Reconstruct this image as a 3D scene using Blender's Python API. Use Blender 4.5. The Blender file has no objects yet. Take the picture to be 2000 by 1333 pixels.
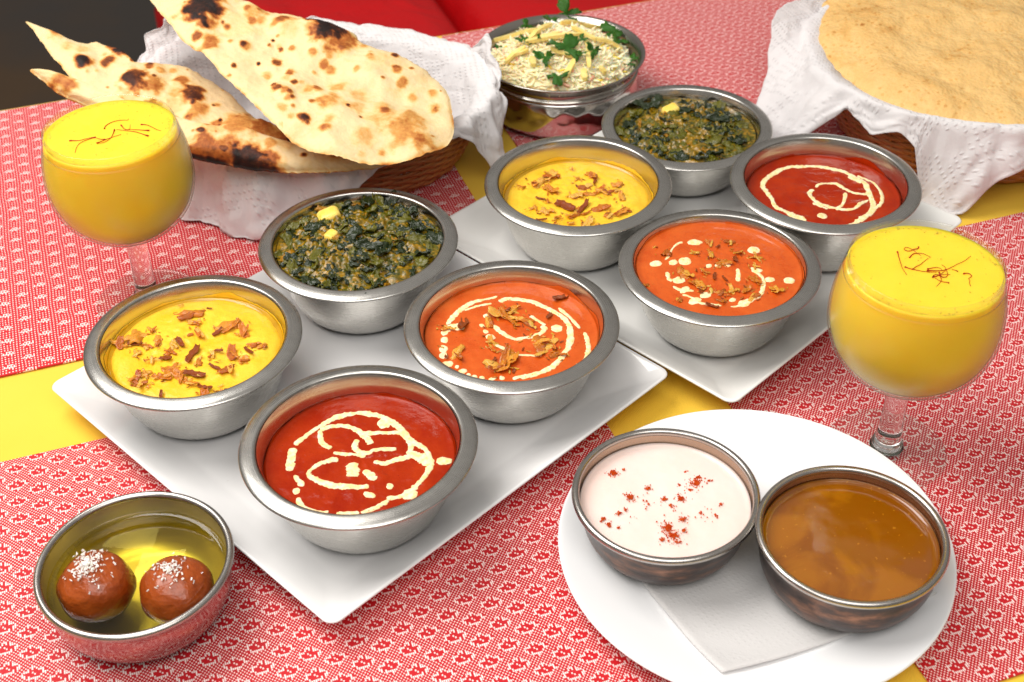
import bpy, math, random
import numpy as np
from mathutils import Matrix, Vector, noise as mnoise

random.seed(7); rng = np.random.default_rng(7)
SC = bpy.context.scene
COL = SC.collection

# ------------------------------------------------------------------ camera
PITCH, ROLL, FPX, CAMH = math.radians(38.9637), math.radians(-1.16295), 2622.8, 0.55973
_fwd = np.array([0, math.cos(PITCH), -math.sin(PITCH)])
_r0 = np.array([1.0, 0, 0]); _u0 = np.cross(_r0, _fwd)
_rt = math.cos(ROLL) * _r0 + math.sin(ROLL) * _u0
_up = -math.sin(ROLL) * _r0 + math.cos(ROLL) * _u0
CAM = np.array([0, 0, CAMH])
cam = bpy.data.objects.new("camera", bpy.data.cameras.new("camera"))
COL.objects.link(cam)
cam.matrix_world = Matrix(((_rt[0], _up[0], -_fwd[0], 0), (_rt[1], _up[1], -_fwd[1], 0), (_rt[2], _up[2], -_fwd[2], CAMH), (0, 0, 0, 1)))
cam.data.sensor_width = 36; cam.data.lens = FPX / 2000 * 36
cam.data.clip_start = 0.01; cam.data.clip_end = 50
cam.data.dof.use_dof = True; cam.data.dof.focus_distance = 0.80; cam.data.dof.aperture_fstop = 13
SC.camera = cam

# ------------------------------------------------------------------ light
w = bpy.data.worlds.new("World"); SC.world = w; w.use_nodes = True
# room light: pale ceiling above, dimmer walls towards the floor
_nt = w.node_tree; _bg = _nt.nodes["Background"]
_tc = _nt.nodes.new("ShaderNodeTexCoord"); _sx = _nt.nodes.new("ShaderNodeSeparateXYZ"); _cr = _nt.nodes.new("ShaderNodeValToRGB")
_nt.links.new(_tc.outputs["Generated"], _sx.inputs[0]); _nt.links.new(_sx.outputs[2], _cr.inputs[0]); _nt.links.new(_cr.outputs[0], _bg.inputs[0])
_cr.color_ramp.elements[0].position = 0.05; _cr.color_ramp.elements[0].color = (0.42, 0.38, 0.34, 1)
_cr.color_ramp.elements[1].position = 0.75; _cr.color_ramp.elements[1].color = (0.95, 0.90, 0.84, 1)
_bg.inputs[1].default_value = 0.43

def area(name, loc, target, size, power, color=(1, 1, 1)):
    d = bpy.data.lights.new(name, 'AREA'); d.shape = 'RECTANGLE'; d.size, d.size_y = size; d.energy = power; d.color = color
    o = bpy.data.objects.new(name, d); COL.objects.link(o); o.location = loc
    o.rotation_euler = (Vector(target) - Vector(loc)).to_track_quat('-Z', 'Y').to_euler()
    return o
area("softbox", (-0.72, 0.80, 1.30), (0.02, 0.70, 0.0), (0.95, 0.95), 23.5, (1.0, 0.965, 0.92))
area("front_fill", (0.00, -0.12, 1.20), (0.02, 0.68, 0.03), (1.1, 0.7), 10.5, (1.0, 0.97, 0.93))  # added fill from above and behind the camera, brightens goblet sides and bowl fronts

vs = SC.view_settings; vs.view_transform = 'Standard'; vs.look = 'None'; vs.gamma = 1; vs.exposure = 0.0
SC.cycles.use_denoising = True
SC.cycles.max_bounces = 10; SC.cycles.transparent_max_bounces = 12
SC.cycles.caustics_refractive = False; SC.cycles.caustics_reflective = False
SC.cycles.sample_clamp_indirect = 6

# ------------------------------------------------------------------ helpers
def ray(px, py):
    return _fwd + (px - 1000) / FPX * _rt + (666.5 - py) / FPX * _up
def unp(px, py, z):
    d = ray(px, py); t = (z - CAMH) / d[2]; return CAM + t * d
def unp_plane(px, py, p0, gx, gy):
    # plane z = p0.z + gx (x-p0.x) + gy (y-p0.y)
    d = ray(px, py); n = np.array([-gx, -gy, 1.0])
    t = ((np.array(p0) - CAM) @ n) / (d @ n); return CAM + t * d
def fbm(x, y, z=0.0, s=1.0, o=4):
    return mnoise.fractal(Vector((x * s, y * s, z * s)), 0.9, 2.0, o)
def pn(x, y, z=0.0):
    return mnoise.noise(Vector((x, y, z)))

def mesh(name, verts, faces, smooth=True):
    m = bpy.data.meshes.new(name)
    m.from_pydata([tuple(v) for v in verts], [], [tuple(f) for f in faces])
    if smooth: m.polygons.foreach_set("use_smooth", [True] * len(m.polygons))
    m.update(); return m
def obj(name, m, mat=None, parent=None, loc=None):
    o = bpy.data.objects.new(name, m); COL.objects.link(o)
    if mat is not None and m is not None and len(m.materials) == 0: m.materials.append(mat)
    if parent is not None: o.parent = parent
    if loc is not None: o.location = loc
    return o
def thing(name, label, cat, loc=(0, 0, 0), rz=0.0, group=None):
    o = bpy.data.objects.new(name, None); COL.objects.link(o); o.empty_display_size = 0.02
    o.location = loc; o.rotation_euler = (0, 0, rz); tag(o, label, cat, group); return o
def tag(o, label=None, cat=None, group=None, kind=None):
    if label: o["label"] = label
    if cat: o["category"] = cat
    if group: o["group"] = group
    if kind: o["kind"] = kind
    return o
def lathe(prof, n=96, closed=False):
    prof = list(prof); V = []; F = []
    idx = []
    for r, z in prof:
        if r < 1e-6:
            idx.append([len(V)]); V.append((0, 0, z))
        else:
            s = len(V); idx.append(list(range(s, s + n)))
            for k in range(n):
                a = 2 * math.pi * k / n; V.append((r * math.cos(a), r * math.sin(a), z))
    pairs = list(zip(idx[:-1], idx[1:]))
    if closed: pairs.append((idx[-1], idx[0]))
    for A, B in pairs:
        for k in range(n):
            k2 = (k + 1) % n
            if len(A) == 1 and len(B) == 1: continue
            if len(A) == 1: F.append((A[0], B[k], B[k2]))
            elif len(B) == 1: F.append((A[k], B[0], A[k2]))
            else: F.append((A[k], B[k], B[k2], A[k2]))
    return V, F
def smooth_prof(p, sub=5):
    # Catmull-Rom through profile points
    p = [np.array(q, float) for q in p]; out = []
    for i in range(len(p) - 1):
        a = p[max(i - 1, 0)]; b = p[i]; c = p[i + 1]; d = p[min(i + 2, len(p) - 1)]
        for k in range(sub):
            t = k / sub
            out.append(0.5 * ((2 * b) + (-a + c) * t + (2 * a - 5 * b + 4 * c - d) * t * t + (-a + 3 * b - 3 * c + d) * t ** 3))
    out.append(p[-1]); return out
def fix_normals(m):
    import bmesh
    bm = bmesh.new(); bm.from_mesh(m); bmesh.ops.recalc_face_normals(bm, faces=bm.faces); bm.to_mesh(m); bm.free()
def set_attr(m, name, vals):
    a = m.attributes.new(name, 'FLOAT', 'POINT'); a.data.foreach_set("value", [float(v) for v in vals])

# ------------------------------------------------------------------ materials
class NT:
    def __init__(s, name):
        s.m = bpy.data.materials.new(name); s.m.use_nodes = True; s.t = s.m.node_tree
        s.b = s.t.nodes["Principled BSDF"]; s.out = s.t.nodes["Material Output"]
    def n(s, typ, **kw):
        x = s.t.nodes.new(typ)
        for k, v in kw.items(): setattr(x, k, v)
        return x
    def link(s, a, b): s.t.links.new(a, b)
    def inp(s, sock, v):
        if hasattr(v, "is_output") or isinstance(v, bpy.types.NodeSocket): s.link(v, sock)
        else: sock.default_value = v
    def math(s, op, a, b=None, c=None):
        x = s.n("ShaderNodeMath", operation=op)
        s.inp(x.inputs[0], a)
        if b is not None: s.inp(x.inputs[1], b)
        if c is not None: s.inp(x.inputs[2], c)
        return x.outputs[0]
    def coord(s, which="Object"): return s.n("ShaderNodeTexCoord").outputs[which]
    def mapping(s, v, scale=(1, 1, 1), loc=(0, 0, 0), rot=(0, 0, 0)):
        x = s.n("ShaderNodeMapping"); s.link(v, x.inputs[0]); x.inputs["Scale"].default_value = scale
        x.inputs["Location"].default_value = loc; x.inputs["Rotation"].default_value = rot; return x.outputs[0]
    def noise(s, v, scale, detail=4, rough=0.55, dist=0.0):
        x = s.n("ShaderNodeTexNoise"); s.link(v, x.inputs["Vector"]); x.inputs["Scale"].default_value = scale
        x.inputs["Detail"].default_value = detail; x.inputs["Roughness"].default_value = rough; x.inputs["Distortion"].default_value = dist
        return x.outputs["Fac"]
    def voronoi(s, v, scale, feature='F1', out="Distance"):
        x = s.n("ShaderNodeTexVoronoi", feature=feature); s.link(v, x.inputs["Vector"]); x.inputs["Scale"].default_value = scale
        return x.outputs[out]
    def ramp(s, f, stops, interp='LINEAR'):
        x = s.n("ShaderNodeValToRGB"); s.link(f, x.inputs[0]); r = x.color_ramp; r.interpolation = interp
        while len(r.elements) < len(stops): r.elements.new(0.5)
        for e, (p, c) in zip(r.elements, stops):
            e.position = p; e.color = (*c, 1) if len(c) == 3 else c
        return x.outputs[0]
    def mix(s, f, a, b):
        x = s.n("ShaderNodeMix", data_type='RGBA'); s.inp(x.inputs["Factor"], f)
        for k, v in ((6, a), (7, b)):
            if isinstance(v, tuple): x.inputs[k].default_value = (*v, 1) if len(v) == 3 else v
            else: s.link(v, x.inputs[k])
        return x.outputs[2]
    def bump(s, h, strength=0.3, dist=0.001, normal=None):
        x = s.n("ShaderNodeBump"); x.inputs["Strength"].default_value = strength; x.inputs["Distance"].default_value = dist
        s.link(h, x.inputs["Height"])
        if normal is not None: s.link(normal, x.inputs["Normal"])
        s.link(x.outputs[0], s.b.inputs["Normal"]); return x.outputs[0]
    def set(s, **kw):
        names = dict(color="Base Color", rough="Roughness", metal="Metallic", spec="Specular IOR Level", sss="Subsurface Weight",
                     sss_r="Subsurface Radius", sss_s="Subsurface Scale", coat="Coat Weight", coat_r="Coat Roughness", ior="IOR",
                     trans="Transmission Weight", alpha="Alpha", aniso="Anisotropic", sheen="Sheen Weight")
        for k, v in kw.items():
            so = s.b.inputs[names[k]]
            if isinstance(v, tuple) and k == "color" and len(v) == 3: v = (*v, 1)
            s.inp(so, v)
        return s
    def attr(s, name):
        x = s.n("ShaderNodeAttribute"); x.attribute_name = name; return x.outputs["Fac"]

def hexc(r, g, b):   # sRGB 0-255 to linear
    f = lambda c: (c / 255) / 12.92 if c <= 10 else (((c / 255) + 0.055) / 1.055) ** 2.4
    return (f(r), f(g), f(b))

def polar(t):
    c = t.coord(); sx = t.n("ShaderNodeSeparateXYZ"); t.link(c, sx.inputs[0])
    r = t.math('SQRT', t.math('ADD', t.math('MULTIPLY', sx.outputs[0], sx.outputs[0]), t.math('MULTIPLY', sx.outputs[1], sx.outputs[1])))
    a = t.math('ARCTAN2', sx.outputs[1], sx.outputs[0])
    return c, r, a, sx.outputs[2]

def mat_steel(name, base, rough, brush=0.12):
    t = NT(name); c, r, a, z = polar(t)
    cv = t.n("ShaderNodeCombineXYZ"); t.link(t.math('MULTIPLY', r, 2600.0), cv.inputs[0]); t.link(t.math('MULTIPLY', a, 1.2), cv.inputs[1]); t.link(t.math('MULTIPLY', z, 2600.0), cv.inputs[2])
    br = t.noise(cv.outputs[0], 1.0, 2)
    sm = t.noise(c, 60.0, 4)
    sc = t.noise(t.mapping(c, (1400, 90, 90), rot=(0.3, 0.5, 0.9)), 1.0, 2)
    t.set(metal=1.0, color=t.mix(sm, tuple(0.82 * x for x in base), base))
    rg = t.math('ADD', t.math('MULTIPLY', br, 0.14), t.math('ADD', t.math('MULTIPLY', sm, 0.14), rough - 0.14))
    t.set(rough=rg)
    t.bump(t.math('ADD', br, t.math('MULTIPLY', sc, 0.35)), brush, 0.0004)
    return t.m
M = {}
M['steel'] = mat_steel("brushed_steel", (0.70, 0.68, 0.64), 0.27, 0.05)
M['steel_in'] = mat_steel("polished_steel_lining", (0.70, 0.67, 0.62), 0.20, 0.06)
M['steel_rim'] = mat_steel("brushed_steel_lip", (0.54, 0.525, 0.495), 0.27, 0.09)

def mat_copper_out():
    t = NT("aged_copper"); c = t.coord()
    n1 = t.noise(t.mapping(c, (1, 1, 3)), 55, 6, 0.65); n2 = t.noise(c, 22, 4)
    col = t.ramp(n1, [(0.32, (0.035, 0.027, 0.027)), (0.48, (0.085, 0.058, 0.050)), (0.58, (0.20, 0.10, 0.065)), (0.70, (0.42, 0.20, 0.12))])
    t.set(metal=0.92, color=t.mix(t.math('MULTIPLY', n2, 0.6), col, (0.12, 0.095, 0.09)), rough=t.math('ADD', t.math('MULTIPLY', n1, 0.25), 0.2))
    v = t.voronoi(t.mapping(c, (1, 1, 0.6)), 90); t.bump(t.math('ADD', v, t.math('MULTIPLY', n1, 0.5)), 0.25, 0.0015)
    return t.m
M['copper'] = mat_copper_out()
M['copper_in'] = mat_steel("tarnished_bowl_lining", (0.52, 0.40, 0.31), 0.28)
M['copper_rim'] = mat_steel("worn_steel_bead", (0.50, 0.47, 0.44), 0.26)
def mat_redcopper():
    t = NT("polished_copper_bowl"); c = t.coord(); n1 = t.noise(t.mapping(c, (1, 1, 2)), 45, 5, 0.6)
    t.set(metal=1.0, color=t.ramp(n1, [(0.35, (0.40, 0.27, 0.26)), (0.55, (0.50, 0.31, 0.28)), (0.7, (0.56, 0.27, 0.17))]), rough=t.math('ADD', t.math('MULTIPLY', n1, 0.14), 0.05))
    t.bump(t.math('ADD', t.noise(c, 120, 3), t.math('MULTIPLY', t.voronoi(c, 110), 0.6)), 0.10, 0.001); return t.m
M['redcopper'] = mat_redcopper()
M['steel_syr'] = mat_steel("stained_steel_lining", (0.74, 0.68, 0.54), 0.38, 0.02)
M['dark_steel'] = mat_steel("dark_polished_steel", (0.42, 0.39, 0.35), 0.18)
def mat_hammered():
    t = NT("hammered_steel"); c, r, a, z = polar(t)
    cv = t.n("ShaderNodeCombineXYZ"); t.link(t.math('MULTIPLY', a, 4.6), cv.inputs[0]); t.link(t.math('MULTIPLY', z, 85.0), cv.inputs[1])
    v = t.voronoi(cv.outputs[0], 1.25, 'SMOOTH_F1')
    msk = t.math('MULTIPLY', t.math('LESS_THAN', z, 0.034), t.math('GREATER_THAN', z, 0.006))
    t.set(metal=1.0, color=(0.60, 0.57, 0.54), rough=0.16)
    t.bump(t.math('MULTIPLY', t.math('MULTIPLY', v, v), msk), 0.75, 0.004); return t.m
M['hammered'] = mat_hammered()

def mat_ceramic(name, col):
    t = NT(name); c = t.coord()
    t.set(color=col, rough=t.math('ADD', t.math('MULTIPLY', t.noise(c, 35, 4), 0.10), 0.08), coat=0.3, coat_r=0.06)
    sp = t.math('GREATER_THAN', t.noise(c, 420, 2, 0.7), 0.80)
    t.set(color=t.mix(t.math('MULTIPLY', sp, 0.5), col, (0.45, 0.40, 0.33)))
    t.bump(t.noise(c, 14, 2), 0.05, 0.002); return t.m
M['ceramic'] = mat_ceramic("white_glazed_ceramic", (0.88, 0.868, 0.862))
M['ceramic2'] = mat_ceramic("ivory_glazed_ceramic", (0.87, 0.858, 0.825))
M['ceramic3'] = mat_ceramic("bright_white_porcelain", (0.87, 0.87, 0.878))

def mat_weave(name, reverse):
    t = NT(name); c = t.coord(); sx = t.n("ShaderNodeSeparateXYZ"); t.link(c, sx.inputs[0])
    PU, PV = 0.001025, 0.0012
    NC = 12.0; HC = NC / 2 - .5; EK = 12.0 / NC
    wob = t.math('MULTIPLY', t.math('SUBTRACT', t.noise(c, 28, 3), 0.5), 0.0030)
    U = t.math('DIVIDE', t.math('ADD', sx.outputs[0], wob), PU); V = t.math('DIVIDE', t.math('ADD', sx.outputs[1], wob), PV)
    i = t.math('FLOOR', U); j = t.math('FLOOR', V)
    fu = t.math('SUBTRACT', U, i); fv = t.math('SUBTRACT', V, j)
    blk = t.math('FLOOR', t.math('DIVIDE', i, NC))
    a = t.math('SUBTRACT', i, t.math('MULTIPLY', blk, NC))
    b = t.math('FLOORED_MODULO', t.math('ADD', j, t.math('MULTIPLY', blk, NC / 2)), NC)
    e = t.math('MULTIPLY', t.math('ADD', t.math('MULTIPLY', t.math('ABSOLUTE', t.math('SUBTRACT', a, HC)), 0.60), t.math('ABSOLUTE', t.math('SUBTRACT', b, HC))), EK)
    chk = t.math('FLOORED_MODULO', t.math('ADD', i, j), 2.0)
    if reverse: chk = t.math('MULTIPLY', t.math('FLOORED_MODULO', i, 2.0), t.math('FLOORED_MODULO', j, 2.0))
    core = t.math('LESS_THAN', e, 1.1); ring1 = t.math('MULTIPLY', t.math('LESS_THAN', e, 2.75), t.math('GREATER_THAN', e, 1.1))
    ring2 = t.math('MULTIPLY', t.math('LESS_THAN', e, 3.7 if reverse else 4.3), t.math('GREATER_THAN', e, 2.75))
    inu = t.math('LESS_THAN', t.math('ABSOLUTE', t.math('SUBTRACT', fu, 0.5)), 0.39)
    inv = t.math('LESS_THAN', t.math('ABSOLUTE', t.math('SUBTRACT', fv, 0.5)), 0.46 if reverse else 0.44)
    dot = t.math('MULTIPLY', t.math('MULTIPLY', inu, inv), chk)
    # long floats: column stripes interrupted every third pick
    brk = t.math('GREATER_THAN', t.math('FLOORED_MODULO', t.math('ADD', j, t.math('MULTIPLY', i, 2.0)), 4.0), 0.5)
    flo = t.math('MULTIPLY', inu, brk)
    if not reverse:
        wht = t.math('ADD', t.math('MULTIPLY', core, dot), t.math('MULTIPLY', ring2, flo))
        out = t.math('SUBTRACT', 1.0, t.math('ADD', t.math('ADD', core, ring1), ring2))
    else:
        wht = t.math('MULTIPLY', t.math('ADD', core, ring1), flo)
        out = t.math('SUBTRACT', 1.0, t.math('ADD', t.math('ADD', core, ring1), ring2))
        out = t.math('ADD', out, t.math('MULTIPLY', ring2, t.math('GREATER_THAN', e, 3.1)))
    if not reverse:
        dsm = t.math('MULTIPLY', chk, t.math('MULTIPLY', t.math('LESS_THAN', t.math('ABSOLUTE', t.math('SUBTRACT', fu, 0.5)), 0.33), t.math('LESS_THAN', t.math('ABSOLUTE', t.math('SUBTRACT', fv, 0.5)), 0.33)))
        dot = dsm
    wht = t.math('ADD', wht, t.math('MULTIPLY', out, dot))
    wht = t.math('MINIMUM', wht, 1.0)
    fib = t.noise(t.mapping(c, (900, 3500, 1)), 1.0, 2)
    red = t.mix(fib, hexc(180, 0, 16), hexc(220, 10, 30)) if not reverse else t.mix(fib, hexc(190, 6, 24), hexc(224, 28, 42))
    whc = t.mix(t.noise(c, 300, 2), hexc(240, 218, 214), hexc(252, 238, 234))
    big = t.noise(c, 7, 4); red = t.mix(t.math('MULTIPLY', big, 0.35), red, hexc(168, 2, 12))
    t.set(color=t.mix(wht, red, whc), rough=0.55, spec=0.35, sheen=0.1)
    t.bump(t.math('ADD', wht, t.math('MULTIPLY', fib, 0.3)), 0.5, 0.0005)
    return t.m
M['weave'] = mat_weave("red_white_woven_mat", False)
M['weave_rev'] = mat_weave("red_white_woven_mat_reverse", True)

def mat_yellowcloth():
    t = NT("yellow_tablecloth_fabric"); c = t.coord(); n = t.noise(c, 9, 3)
    tw = t.n("ShaderNodeTexWave"); t.link(t.mapping(c, (1, 1, 1), rot=(0, 0, 0.9)), tw.inputs[0]); tw.inputs["Scale"].default_value = 260; tw.inputs["Distortion"].default_value = 0.6
    t.set(color=t.mix(n, hexc(238, 192, 52), hexc(243, 206, 78)), rough=0.7, spec=0.25, sheen=0.1)
    t.bump(t.math('ADD', tw.outputs["Fac"], t.noise(c, 900, 2)), 0.25, 0.0004); return t.m
M['yellow'] = mat_yellowcloth()

def mat_paper(name, dots=True, tint=(0.90, 0.885, 0.89)):
    t = NT(name); c = t.coord("UV"); n = t.noise(c, 240, 4, 0.7)
    sx = t.n("ShaderNodeSeparateXYZ"); t.link(c, sx.inputs[0])
    # embossed dots in a grid with plain bands
    P = 260.0
    fu = t.math('SUBTRACT', t.math('FRACT', t.math('MULTIPLY', sx.outputs[0], P)), 0.5); fv = t.math('SUBTRACT', t.math('FRACT', t.math('MULTIPLY', sx.outputs[1], P)), 0.5)
    d = t.math('SQRT', t.math('ADD', t.math('MULTIPLY', fu, fu), t.math('MULTIPLY', fv, fv)))
    dot = t.math('SUBTRACT', 1.0, t.math('MINIMUM', t.math('MULTIPLY', d, 3.2), 1.0))
    gate = t.math('GREATER_THAN', t.noise(t.mapping(c, (1, 1, 1)), 62, 1), 0.47)
    h = t.math('ADD', t.math('MULTIPLY', t.math('MULTIPLY', dot, gate), 1.0 if dots else 0.25), t.math('MULTIPLY', n, 0.5))
    vc = t.math('MINIMUM', t.math('MULTIPLY', t.voronoi(t.mapping(c, (1, 1.3, 1)), 26 if dots else 9, 'DISTANCE_TO_EDGE'), 5.0), 1.0)
    h = t.math('ADD', h, t.math('MULTIPLY', vc, 1.3 if dots else 0.3))
    t.set(color=tint, rough=0.85, spec=0.2)
    t.bump(h, 0.6, 0.0012)
    tr = t.n("ShaderNodeBsdfTranslucent"); tr.inputs[0].default_value = (0.86, 0.80, 0.79, 1)
    mx = t.n("ShaderNodeMixShader"); mx.inputs[0].default_value = 0.30
    t.link(t.b.outputs[0], mx.inputs[1]); t.link(tr.outputs[0], mx.inputs[2]); t.link(mx.outputs[0], t.out.inputs[0])
    return t.m
M['paper'] = mat_paper("embossed_paper_napkin")
M['paper_flat'] = mat_paper("smooth_paper_napkin", False, (0.83, 0.82, 0.81))

def mat_wicker():
    t = NT("brown_wicker"); c = t.coord(); n = t.noise(t.mapping(c, (60, 60, 400)), 1.0, 4)
    t.set(color=t.mix(n, hexc(150, 84, 40), hexc(206, 138, 78)), rough=0.42, spec=0.5); t.bump(n, 0.3, 0.0006); return t.m
M['wicker'] = mat_wicker()

def mat_glass_thin(name, rough, k1=0.75, k0=0.035):
    t = NT(name); t.t.nodes.remove(t.b)
    tr = t.n("ShaderNodeBsdfTransparent"); lw0 = t.n("ShaderNodeLayerWeight"); lw0.inputs[0].default_value = 0.5
    t.link(t.ramp(lw0.outputs["Facing"], [(0.45, (0.98, 0.985, 0.975)), (0.8, (0.86, 0.88, 0.83)), (0.98, (0.45, 0.48, 0.40))]), tr.inputs[0])
    gl = t.n("ShaderNodeBsdfGlossy"); gl.inputs["Roughness"].default_value = rough; gl.inputs[0].default_value = (1, 1, 1, 1)
    lw = t.n("ShaderNodeLayerWeight"); lw.inputs[0].default_value = 0.5
    fr = t.math('ADD', t.math('MULTIPLY', t.math('POWER', lw.outputs["Facing"], 3.6), k1), k0)
    mx = t.n("ShaderNodeMixShader"); t.link(fr, mx.inputs[0]); t.link(tr.outputs[0], mx.inputs[1]); t.link(gl.outputs[0], mx.inputs[2]); t.link(mx.outputs[0], t.out.inputs[0]); return t.m
M['glass_thin'] = mat_glass_thin("thin_clear_glass", 0.03); M['glass_misted'] = mat_glass_thin("misted_glass", 0.35, 0.35, 0.015)
t = NT("solid_clear_glass"); t.set(color=(0.99, 0.99, 0.985), rough=0.0, trans=1.0, ior=1.47); M['glass'] = t.m

def mat_food(name, c1, c2, scale=60, rough=0.25, sss=0.15, bump=0.2, bscale=250, bdist=0.001, coat=0.2, specks=None, sss_r=(0.6, 0.25, 0.1), spec=0.28, sss_s=0.004):
    t = NT(name); c = t.coord(); n = t.noise(c, scale, 5, 0.6)
    col = t.mix(t.ramp(n, [(0.3, (0, 0, 0)), (0.7, (1, 1, 1))]), c1, c2)
    if specks:
        v = t.noise(c, 520, 2, 0.75)
        col = t.mix(t.math('MULTIPLY', t.math('GREATER_THAN', v, 0.70), 0.55), col, specks)
    t.set(color=col, rough=t.math('ADD', t.math('MULTIPLY', n, 0.15), rough - 0.07), sss=sss, sss_s=sss_s, coat=coat, coat_r=0.08, spec=spec)
    t.b.inputs["Subsurface Radius"].default_value = sss_r
    t.bump(t.math('ADD', t.noise(c, bscale, 3), t.math('MULTIPLY', t.noise(c, bscale * 0.3, 3), 0.8)), bump, bdist)
    return t.m
M['curry_yellow'] = mat_food("yellow_curry_sauce", hexc(239, 182, 30), hexc(247, 204, 64), 45, 0.32, 0.2, 0.35, 330, 0.0012, 0.08, hexc(180, 120, 10))
M['curry_orange'] = mat_food("orange_curry_sauce", hexc(192, 74, 16), hexc(212, 98, 34), 55, 0.28, 0.12, 0.28, 420, 0.001, 0.08, hexc(120, 30, 5))
M['curry_red'] = mat_food("red_tomato_sauce", hexc(146, 26, 0), hexc(174, 50, 2), 40, 0.22, 0.06, 0.30, 240, 0.0014, 0.05, hexc(90, 12, 4), spec=0.2)
M['cream'] = mat_food("cream_swirl", hexc(244, 206, 120), hexc(252, 232, 178), 200, 0.3, 0.1, 0.3, 700, 0.0005, 0.1, hexc(232, 130, 30))
def _cream():
    t = NT("cream_drizzle"); c = t.coord(); n = t.noise(c, 900, 3, 0.6); n2 = t.noise(c, 330, 3)
    f = t.math('ADD', t.attr("edge"), t.math('MULTIPLY', t.math('SUBTRACT', n2, 0.5), 1.5))
    col = t.mix(t.ramp(n2, [(0.35, (0, 0, 0)), (0.65, (1, 1, 1))]), hexc(246, 214, 144), hexc(253, 238, 200))
    col = t.mix(t.math('MULTIPLY', t.math('GREATER_THAN', n, 0.66), 0.8), col, hexc(224, 120, 24))
    t.set(color=col, rough=0.3, spec=0.3, alpha=t.ramp(f, [(0.55, (1, 1, 1)), (0.95, (0, 0, 0))])); t.bump(n2, 0.2, 0.0005); return t.m
M['cream'] = _cream()
M['gravy'] = None
def mat_gravy():
    t = NT("spinach_gravy"); c = t.coord()
    n1 = t.noise(t.mapping(c, (1, 1.9, 1), rot=(0, 0, 0.7)), 85, 7, 0.7, 2.2); n2 = t.noise(c, 150, 4, 0.55, 1.5)
    mask = t.ramp(t.math('ADD', t.math('MULTIPLY', n1, 0.75), t.math('MULTIPLY', n2, 0.25)), [(0.43, (0, 0, 0)), (0.58, (1, 1, 1))])
    green = t.mix(n2, hexc(26, 40, 8), hexc(84, 90, 16)); gold = t.mix(n2, hexc(124, 92, 2), hexc(178, 132, 8))
    t.set(color=t.mix(mask, green, gold), rough=0.14, coat=0.3, coat_r=0.05, spec=0.45)
    t.bump(t.math('ADD', n1, t.math('MULTIPLY', n2, 0.3)), 0.3, 0.0022); return t.m
M['gravy'] = mat_gravy()
M['spinach'] = mat_food("cooked_spinach_leaf", hexc(10, 22, 4), hexc(40, 56, 8), 150, 0.13, 0.0, 0.4, 160, 0.0016, 0.5)
M['spinach2'] = mat_food("olive_spinach_leaf", hexc(60, 70, 6), hexc(118, 108, 12), 150, 0.14, 0.0, 0.4, 160, 0.0016, 0.45)
M['gravylump'] = mat_food("golden_gravy_lump", hexc(126, 84, 2), hexc(180, 126, 8), 120, 0.2, 0.0, 0.3, 200, 0.0012, 0.12)
M['paneer'] = mat_food("paneer_cube", hexc(240, 196, 66), hexc(246, 220, 120), 160, 0.35, 0.25, 0.2, 300, 0.0008, 0.2)
def mat_onion():
    t = NT("fried_onion"); c = t.coord(); oi = t.n("ShaderNodeObjectInfo")
    n = t.noise(c, 260, 5, 0.65)
    f = t.math('ADD', t.math('MULTIPLY', n, 0.55), t.math('MULTIPLY', oi.outputs["Random"], 0.42))
    t.set(color=t.ramp(f, [(0.20, hexc(146, 66, 6)), (0.40, hexc(200, 112, 18)), (0.58, hexc(228, 156, 48)), (0.80, hexc(244, 200, 104))]), rough=0.22, coat=0.35, coat_r=0.08, spec=0.35, sss=0.5, sss_s=0.002); t.b.inputs["Subsurface Radius"].default_value = (0.5, 0.25, 0.06)
    t.bump(n, 0.5, 0.0010); return t.m
M['onion'] = mat_onion()
t0 = NT("dark_fried_onion"); c_ = t0.coord(); n_ = t0.noise(c_, 260, 4, 0.65)
t0.set(color=t0.ramp(n_, [(0.35, hexc(96, 34, 2)), (0.6, hexc(164, 76, 10)), (0.75, hexc(206, 120, 34))]), rough=0.28, spec=0.35, coat=0.15, coat_r=0.1); t0.bump(n_, 0.5, 0.001)
M['onion_dark'] = t0.m
def mat_oil(name, col, rough=0.05):
    t = NT(name); t.t.nodes.remove(t.b)
    tr = t.n("ShaderNodeBsdfTransparent"); tr.inputs[0].default_value = (*col, 1)
    gl = t.n("ShaderNodeBsdfGlossy"); gl.inputs["Roughness"].default_value = rough
    c = t.coord(); bp = t.n("ShaderNodeBump"); bp.inputs["Strength"].default_value = 0.12; bp.inputs["Distance"].default_value = 0.001; t.link(t.noise(c, 70, 3), bp.inputs["Height"])
    lw = t.n("ShaderNodeLayerWeight"); lw.inputs[0].default_value = 0.5; t.link(bp.outputs[0], lw.inputs["Normal"]); t.link(bp.outputs[0], gl.inputs["Normal"])
    fr = t.math('ADD', t.math('MULTIPLY', t.math('POWER', lw.outputs["Facing"], 4.0), 0.8), 0.045)
    mx = t.n("ShaderNodeMixShader"); t.link(fr, mx.inputs[0]); t.link(tr.outputs[0], mx.inputs[1]); t.link(gl.outputs[0], mx.inputs[2]); t.link(mx.outputs[0], t.out.inputs[0]); return t.m
M['oil'] = mat_food("yellow_oil", hexc(176, 128, 10), hexc(208, 160, 20), 60, 0.12, 0.1, 0.1, 150, 0.0006, 0.4, spec=0.5)
M['oil_red'] = mat_oil("red_oil", (0.75, 0.26, 0.04))
M['syrup'] = mat_oil("golden_syrup", (0.97, 0.925, 0.50), 0.03)
M['lassi'] = mat_food("mango_lassi", hexc(250, 200, 50), hexc(251, 208, 60), 40, 0.3, 0.8, 0.05, 200, 0.0006, 0.0, None, (1.0, 0.6, 0.15), 0.2, 0.012)
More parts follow.
